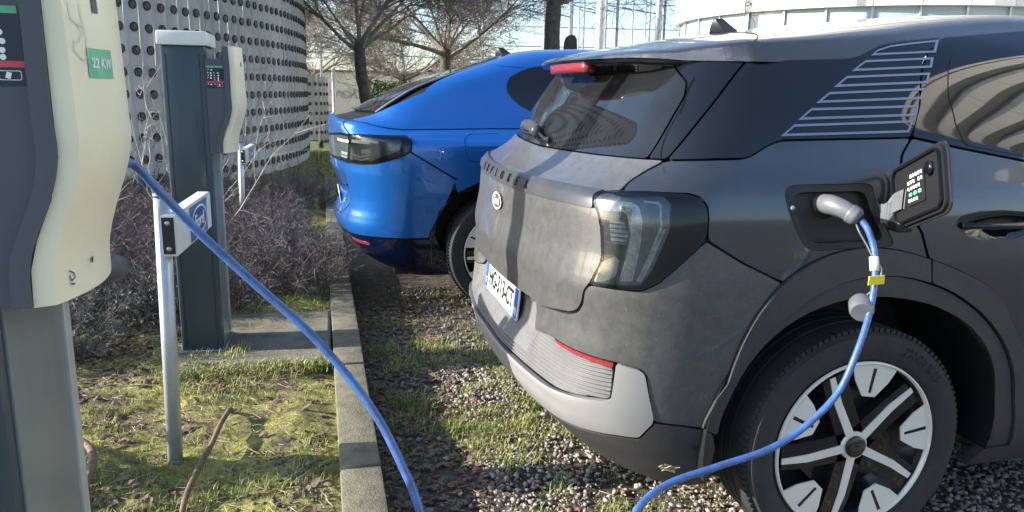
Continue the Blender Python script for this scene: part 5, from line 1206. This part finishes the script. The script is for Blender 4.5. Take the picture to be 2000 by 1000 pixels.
# worn pictogram of a plug, faint socket ring and lettering low on the cover
b = MB(); f2 = onfront(yf+.022, 1.462)
def stroke(mb, pts, w, f):
    P = np.array(pts, float); 
    for a, c in zip(P[:-1], P[1:]):
        d = (c-a)/max(np.linalg.norm(c-a), 1e-9); n_ = np.array((-d[1], d[0]))*w/2; Q = np.array([a-n_, c-n_, c+n_, a+n_]); mb.add(f(Q[:, 0], Q[:, 1], 0*Q[:, 0]).tolist(), [(0, 1, 2, 3)])
stroke(b, [(-.012, .03), (-.012, .01), (.0, .004), (.008, -.006), (.0, -.018), (-.01, -.018), (-.012, -.03), (.004, -.042), (.014, -.036), (.016, -.012), (.010, .012), (.010, .03)], .0018, f2)
stroke(b, [(-.002, .05), (.012, .055)], .004, f2); stroke(b, [(-.004, .066), (.014, .072)], .004, f2); stroke(b, [(.0, .005), (.012, .0)], .0018, f2)
b.build('worn_pictogram', M['faint_print'], ncv)
b = MB(); f3 = onfront(yf+.085, 1.140)
for k in range(24):
    a, c = 2*math.pi*k/24, 2*math.pi*(k+1)/24; stroke(b, [(.010*math.cos(a), .012*math.sin(a)), (.010*math.cos(c), .012*math.sin(c))], .0012, f3)
b.build('lock_ring', M['white'], ncv); b = MB(); V = [(.003*math.cos(2*math.pi*k/12), .005*math.sin(2*math.pi*k/12)) for k in range(12)]; b.add(f3(np.array([v[0] for v in V]), np.array([v[1] for v in V]), np.zeros(12)).tolist(), [tuple(range(12))]); b.build('lock_hole', M['black'], ncv)
b = MB(); f4 = onfront(yf+.032, 1.128); stroke(b, [(-.006, .009), (.003, .004), (.006, -.003), (-.003, -.006), (-.006, .003)], .002, f4); stroke(b, [(-.004, -.010), (.004, -.012)], .0025, f4); b.build('worn_mark', M['charcoal'], ncv)
# round cable outlet on the far flank
b = MB(); b.tube([(-1.035, yk-.04, 1.094), (-1.0, yk+.005, 1.086), (-.990, yk+.03, 1.080)], [.026, .026, .021], 20); b.build('cable_outlet', M['charcoal'], near, True)
far, fcv, fq2, xf2, yf2, yk2 = station(0, 0, 0)
tag(far, 'complete charging station with white cap standing on the concrete slab', 'charging station', 'charging stations in the planting bed')

# ================================================================== bay signs
def sign(dx, dy, dz, label, par=None):
    root = empty('bay_sign', (-1.17+dx, .85+dy, .08+dz), label, 'sign', 'bay signs with a blue oval')
    b = MB(); b.tube([(-1.17+dx, .853+dy, .0+dz), (-1.148+dx, .858+dy, 1.04+dz)], .025, 20); b.build('pole', M['galva'], root, True)
    b = MB(); b.tube([(-1.148+dx, .858+dy, 1.04+dz), (-1.1478+dx, .858+dy, 1.052+dz)], .027, 20); b.build('pole_cap', M['post_grey'], root, True)
    a = math.atan2(.045, .47); L = .47; d = np.array((math.sin(a), math.cos(a), .035)); n_ = np.array((math.cos(a), -math.sin(a), 0)); up = np.array((0, 0, 1.)); o = np.array((-1.126+dx, .822+dy, .918+dz))
    def P(u, v, h): return o+d*u+up*v+n_*h
    b = MB(); V = [P(u, v, h) for u in (0, L) for v in (-.068, .068) for h in (-.024, .024)]
    b.add(V, [(0, 1, 3, 2), (4, 6, 7, 5), (0, 4, 5, 1), (2, 3, 7, 6), (0, 2, 6, 4), (1, 5, 7, 3)]); bd = b.build('board', M['white'], root)
    bm = bmesh.new(); bm.from_mesh(bd.data); bmesh.ops.bevel(bm, geom=bm.edges[:], offset=.004, segments=2, affect='EDGES'); bm.to_mesh(bd.data); bm.free()
    b = MB(); b.add([P(-.003, v, h) for v, h in ((-.060, -.021), (-.060, .016), (.060, .016), (.060, -.021))]+[P(.001, v, h) for v, h in ((-.060, -.021), (-.060, .016), (.060, .016), (.060, -.021))], [(0, 1, 2, 3), (0, 4, 5, 1), (1, 5, 6, 2), (2, 6, 7, 3), (3, 7, 4, 0)]); ep = b.build('end_plate', M['black'], root)
    b = MB()
    for v in (.042, -.042): b = MB(); b.tube([P(-.003, v, -.003), P(-.007, v, -.003)], .008, 12); b.build('screw', M['galva'], ep, True)
    b = MB(); b.add([P(u, v, .0255) for u, v in ((.16, -.060), (.40, -.060), (.40, .060), (.16, .060))], [(0, 1, 2, 3)]); gp = b.build('grey_field', M['stripe_grey'], root)
    b = MB(); disc(b, lambda u, v: P(.28+u, v, .0265), .105, .052); ov = b.build('blue_oval', M['oval_blue'], gp)
    b = MB(); oval(b, lambda u, v: P(.28+u, v, .0275), .105, .052, .006); oval(b, lambda u, v: P(.28+u, v, .0275), .095, .046, .002); b.build('oval_rim', M['decal_white'], ov)
    place_text('oval_script', 'Ford', .066, M['decal_white'], ov, P(.28, -.003, .0276), d, (0, 0, 1), .0006, True)
    return root
sign(0, 0, 0, 'small white sign on a grey pole, crossed by the blue cable')
sign(-.215, 4.86, -.145, 'distant white sign on a grey pole among the dry lavender')
# ================================================================== charging cable and its plug
cr = empty('charging_cable', (-.48, -.45, .02), 'blue charging cable hanging from the near station and plugged into the grey car', 'cable')
path = [(-1.0, -.30, 1.25), (-.979, -.254, 1.246), (-.951, -.238, 1.206), (-.916, -.226, 1.158), (-.868, -.229, 1.1), (-.776, -.252, 1.008), (-.681, -.285, .918), (-.605, -.323, .83), (-.549, -.365, .751), (-.509, -.413, .672), (-.48, -.458, .595), (-.44, -.54, .40), (-.39, -.62, .20), (-.30, -.66, .06), (-.16, -.62, .05), (-.10, -.52, .20), (-.06, -.43, .38), (.013, -.355, .470), (.107, -.308, .504), (.253, -.278, .52), (.407, -.25, .536), (.519, -.227, .574), (.615, -.215, .652)]
path += [(.667, -.205, .755), (.719, -.172, .85), (.748, -.141, .936), (.755, -.118, 1.0), (.750, -.095, 1.048), (.741, -.073, 1.074)]
sp_ = spline(path, 8); b = MB(); b.tube(sp_, .0086, 14); cs = b.build('sheath', M['blue_cable'], cr, True)
b = MB(); b.tube(spline([(.698, .062, 1.106), (.699, .02, 1.105), (.702, -.008, 1.104), (.711, -.030, 1.099), (.724, -.050, 1.090)], 6), np.concatenate([np.linspace(.024, .027, 8), np.linspace(.028, .0235, 17)]), 18)
for k in range(4):
    pass
hd = b.build('plug_handle', M['light_grey_plastic'], cr, True)
b = MB(); b.tube(spline([(.722, -.047, 1.091), (.730, -.058, 1.084), (.739, -.070, 1.076)], 4), [.0245, .0265, .0265, .026, .026, .026, .025, .021, .017], 14); b.build('plug_collar', M['stripe_grey'] if False else M['light_grey_plastic'], cr, angle=40)
b = MB()
for t in (.25, .38, .51): 
    p = np.array((.702, -.008, 1.104))*(1-t)+np.array((.724, -.050, 1.090))*t; b.tube([p+np.array((0, 0, .0))-.0012*np.array((.45, -.86, -.2)), p+.0012*np.array((.45, -.86, -.2))], .0272-.003*t, 16)
b.build('grip_ribs', M['charcoal'], hd, True)
b = MB(); b.tube([(.7515, -.124, .985), (.7505, -.130, .968), (.7488, -.136, .950)], .0118, 14); b.build('paper_tag', M['white'], cr, True)
b = MB(); o_ = np.array((.742, -.155, .930)); b.box(tuple(o_), (.052, .003, .024), .1, .001); b.build('yellow_tag', M['yellow'], cr)
b = MB(); b.tube(spline([(.729, -.072, 1.062), (.728, -.088, 1.045), (.740, -.108, 1.012), (.747, -.126, .985), (.762, -.145, .955), (.750, -.150, .915), (.735, -.135, .885), (.727, -.125, .870)], 6), .0027, 6); b.build('cap_tether', M['light_grey_plastic'], cr, True)
b = MB(); b.tube([(.727, -.118, .872), (.722, -.130, .864), (.706, -.158, .852), (.700, -.167, .848)], [.020, .030, .031, .027], 20); dc = b.build('dust_cap', M['light_grey_plastic'], cr, angle=40)
# ================================================================== conduit ends in the soil
def pipe(pts, r, label):
    P = spline(pts, 40); m = len(P); rr = r*(1+.07*np.sign(np.sin(np.arange(m)*2.2)))
    b = MB(); b.tube(P, rr, 10); tag(b.build('conduit', M['pipe'], None, True), label, 'conduit', 'brown conduit ends')
pipe([(-1.56, 1.06, .09), (-1.50, 1.0, .155), (-1.42, .84, .175), (-1.40, .68, .16), (-1.43, .56, .13), (-1.50, .40, .05)], .013, 'short bent brown conduit beside the near charging station')
pipe([(-1.03, 1.30, .10), (-1.026, 1.20, .150), (-1.040, 1.02, .165), (-1.056, .88, .15), (-1.075, .70, .150), (-1.09, .55, .130), (-1.10, .40, .05)], .0092, 'longer brown conduit lying across the mossy bed')
# ================================================================== lavender bed and other plants
def shrub_geo(cx, cy, R, H, n, seed, zb=.09):
    r = np.random.default_rng(seed); A = []; B = []; RA = []; RB = []
    for i in range(n):
        a = r.random()*6.283; q = R*.35*math.sqrt(r.random()); p = np.array((cx+q*math.cos(a), cy+q*math.sin(a), zb))
        el = r.uniform(.5, 1.35); az = a+r.normal(0, .5); d = np.array((math.cos(az)*math.cos(el), math.sin(az)*math.cos(el), math.sin(el))); L = H*r.uniform(.6, 1.0); k = 4
        for j in range(k):
            d = d+r.normal(0, .13, 3); d /= np.linalg.norm(d); nq = p+d*L/k; A.append(p); B.append(nq); RA.append(.0032*(1-.2*j)); RB.append(.0032*(1-.2*(j+1))); p = nq
            if j > 0:
                for _ in range(10):
                    dd = d*.6+r.normal(0, .6, 3); dd[2] += .15; dd /= np.linalg.norm(dd); s = p-d*L/k*r.random(); A.append(s); B.append(s+dd*r.uniform(.025, .085)); RA.append(.0017); RB.append(.0011)
    return np.array(A), np.array(B), np.array(RA), np.array(RB)
As = []
sd = 100
for gy_ in np.arange(2.75, 8.2, .42):
    x0 = -3.6-.10*(gy_-2.75); x1 = -.80+.0*gy_
    for gx_ in np.arange(x0, x1, .40):
        x, y = gx_+rng.normal(0, .09), gy_+rng.normal(0, .09)
        if -1.45 < x < -.95 and y < 2.75: continue
        if x > -1.0 and y < 3.0: continue
        far_ = (y-2.75)/5.4; As.append(shrub_geo(x, y, .42, rng.uniform(.34, .50), int(58-22*far_), sd)); sd += 1
A_, B2, RA_, RB_ = [np.concatenate([a[i] for a in As]) for i in range(4)]
V, F = sticks(A_, B2, RA_, RB_, 3); tag(mesh_obj('lavender_bed', V, F, M['lavender'], None, False), 'mass of dry purple-grey lavender covering the bed behind the stations', 'lavender', kind='stuff')
def silver(cx, cy, R, H, n, seed, label):
    A_, B2, RA_, RB_ = shrub_geo(cx, cy, R, H, n, seed); root = empty('lavender_shrub', (cx, cy, .09), label, 'shrub', 'silver-leaved lavender shrubs')
    V, F = sticks(A_, B2, RA_, RB_, 3); mesh_obj('stems', V, F, M['lavender'], root, False)
    r = np.random.default_rng(seed+1); k = r.choice(len(B2), min(len(B2), n*9), False); P = np.repeat(B2[k], 5, 0); d = r.normal(0, 1, (len(P), 3)); d[:, 2] = np.abs(d[:, 2])+.3; d /= np.linalg.norm(d, axis=1, keepdims=True)
    s = np.cross(d, r.normal(0, 1, (len(P), 3))); s /= np.linalg.norm(s, axis=1, keepdims=True); L = r.uniform(.018, .036, (len(P), 1))
    V = np.stack([P, P+d*L*.5+s*.0026, P+d*L, P+d*L*.5-s*.0026], 1); mesh_obj('leaves', V.reshape(-1, 3), np.arange(len(P)*4).reshape(-1, 4), M['lav_green'], root, False)
silver(-1.95, 2.15, .36, .40, 80, 501, 'silver-leaved lavender shrub just behind the near charging station')
silver(-2.30, 2.75, .42, .44, 70, 505, 'grey lavender shrub partly hidden behind the near charging station')
silver(-1.62, 2.62, .30, .30, 60, 509, 'low grey lavender shrub left of the concrete slab')
for i, (x, y, H, n, lab, m) in enumerate([(-1.62, 4.6, 1.5, 9, 'pale leafless sapling right of the far charging station', 'twig_pale'), (-2.35, 3.3, 1.25, 8, 'pale leafless sapling seen between the two charging stations', 'twig_pale'), (-1.9, 7.8, 2.0, 8, 'dark thin creeper climbing before the perforated wall', 'twig_dark'), (-2.9, 6.6, 2.4, 9, 'tall thin creeper at the left end of the perforated wall', 'twig_dark')]):
    r = np.random.default_rng(700+i); root = empty('sapling', (x, y, .08), lab, 'sapling', 'leafless saplings'); A_ = []; B2 = []; R1 = []; R2 = []
    def shoot(p, d, L, ra, lev):
        k = 6
        for j in range(k):
            d = d+r.normal(0, .15, 3); d /= np.linalg.norm(d); q = p+d*L/k; A_.append(p); B2.append(q); R1.append(ra*(1-.13*j)); R2.append(ra*(1-.13*(j+1))); p = q
            if lev < 2 and j > 0 and r.random() < .75: dd = d+r.normal(0, .6, 3); dd[2] += .1; shoot(p, dd/np.linalg.norm(dd), L*r.uniform(.25, .5), ra*.55, lev+1)
    for k in range(n): a = r.random()*6.283; d = np.array((math.cos(a)*.38, math.sin(a)*.38, 1.)); shoot(np.array((x+.05*math.cos(a), y+.05*math.sin(a), .07)), d/np.linalg.norm(d), H*r.uniform(.6, 1), .004 if m == 'twig_pale' else .004, 0)
    V, F = sticks(A_, B2, np.array(R1), np.array(R2), 4); mesh_obj('stems', V, F, M[m], root, False)
# green weeds along the wall foot and by the slab
C = np.concatenate([np.stack([rng.normal(-1.75, .25, 60), rng.normal(9.0, .5, 60), np.full(60, .08)], -1), np.stack([rng.normal(-1.06, .03, 4), rng.normal(1.93, .02, 4), np.full(4, .14)], -1)])
C = np.concatenate([C, np.stack([rng.uniform(-1.33, -.64, 90), rng.normal(1.715, .022, 90), np.full(90, .115)], -1)])
tag(tufts(C, 22, .03, .02, .06, .003, M['grass'], 'weeds'), 'low green weeds by the slab and at the foot of the wall', 'weeds', kind='stuff')
# street lamp standing out of frame to the left; its shadow falls across the bed, kerb and tailgate
root = empty('street_lamp', (-2.0, .835, .05), 'grey street lamp post standing left of the charging stations', 'lamp')
b = MB(); b.lathe([(.064, 0), (.058, 3.4), (.050, 5.6)], (-2.0, .835, .05), 'z', 20); b.build('pole', M['post_grey'], root, True)
b = MB(); b.box((-2.0, .835, .06), (.3, .3, .03), 0, .008); b.build('base_plate', M['post_grey'], root)
b = MB(); b.box((-1.8, .835, 5.7), (.75, .26, .09), 0, .03); b.build('lamp_head', M['post_grey'], root)

# unseen low bush, added out of frame to the left to shade the near corner
root = empty('added_shade_bush', (-3.0, .62, .05), 'unseen green bush added left of the near charging station for its shade', 'bush')
A_, B2, RA_, RB_ = shrub_geo(-3.0, .60, .36, 1.15, 46, 901, .05); V, F = sticks(A_, B2, RA_*1.6, RB_*1.6, 3); mesh_obj('stems', V, F, M['lavender'], root, False)
r = np.random.default_rng(902); k = r.choice(len(B2), 620, False); k = k[(B2[k][:, 1] < .98) & (B2[k][:, 1] > .2)]; P = np.repeat(B2[k], 2, 0)+r.normal(0, .02, (2*len(k), 3)); d1 = r.normal(0, 1, P.shape); d1 /= np.linalg.norm(d1, axis=1, keepdims=True); d2 = np.cross(d1, r.normal(0, 1, P.shape)); d2 /= np.linalg.norm(d2, axis=1, keepdims=True); q_ = r.uniform(.025, .05, (len(P), 1))
V = np.stack([P-d1*q_, P+d2*.5*q_, P+d1*q_, P-d2*.5*q_], 1); mesh_obj('leaves', V.reshape(-1, 3), np.arange(len(P)*4).reshape(-1, 4), M['leafgreen'], root, False)
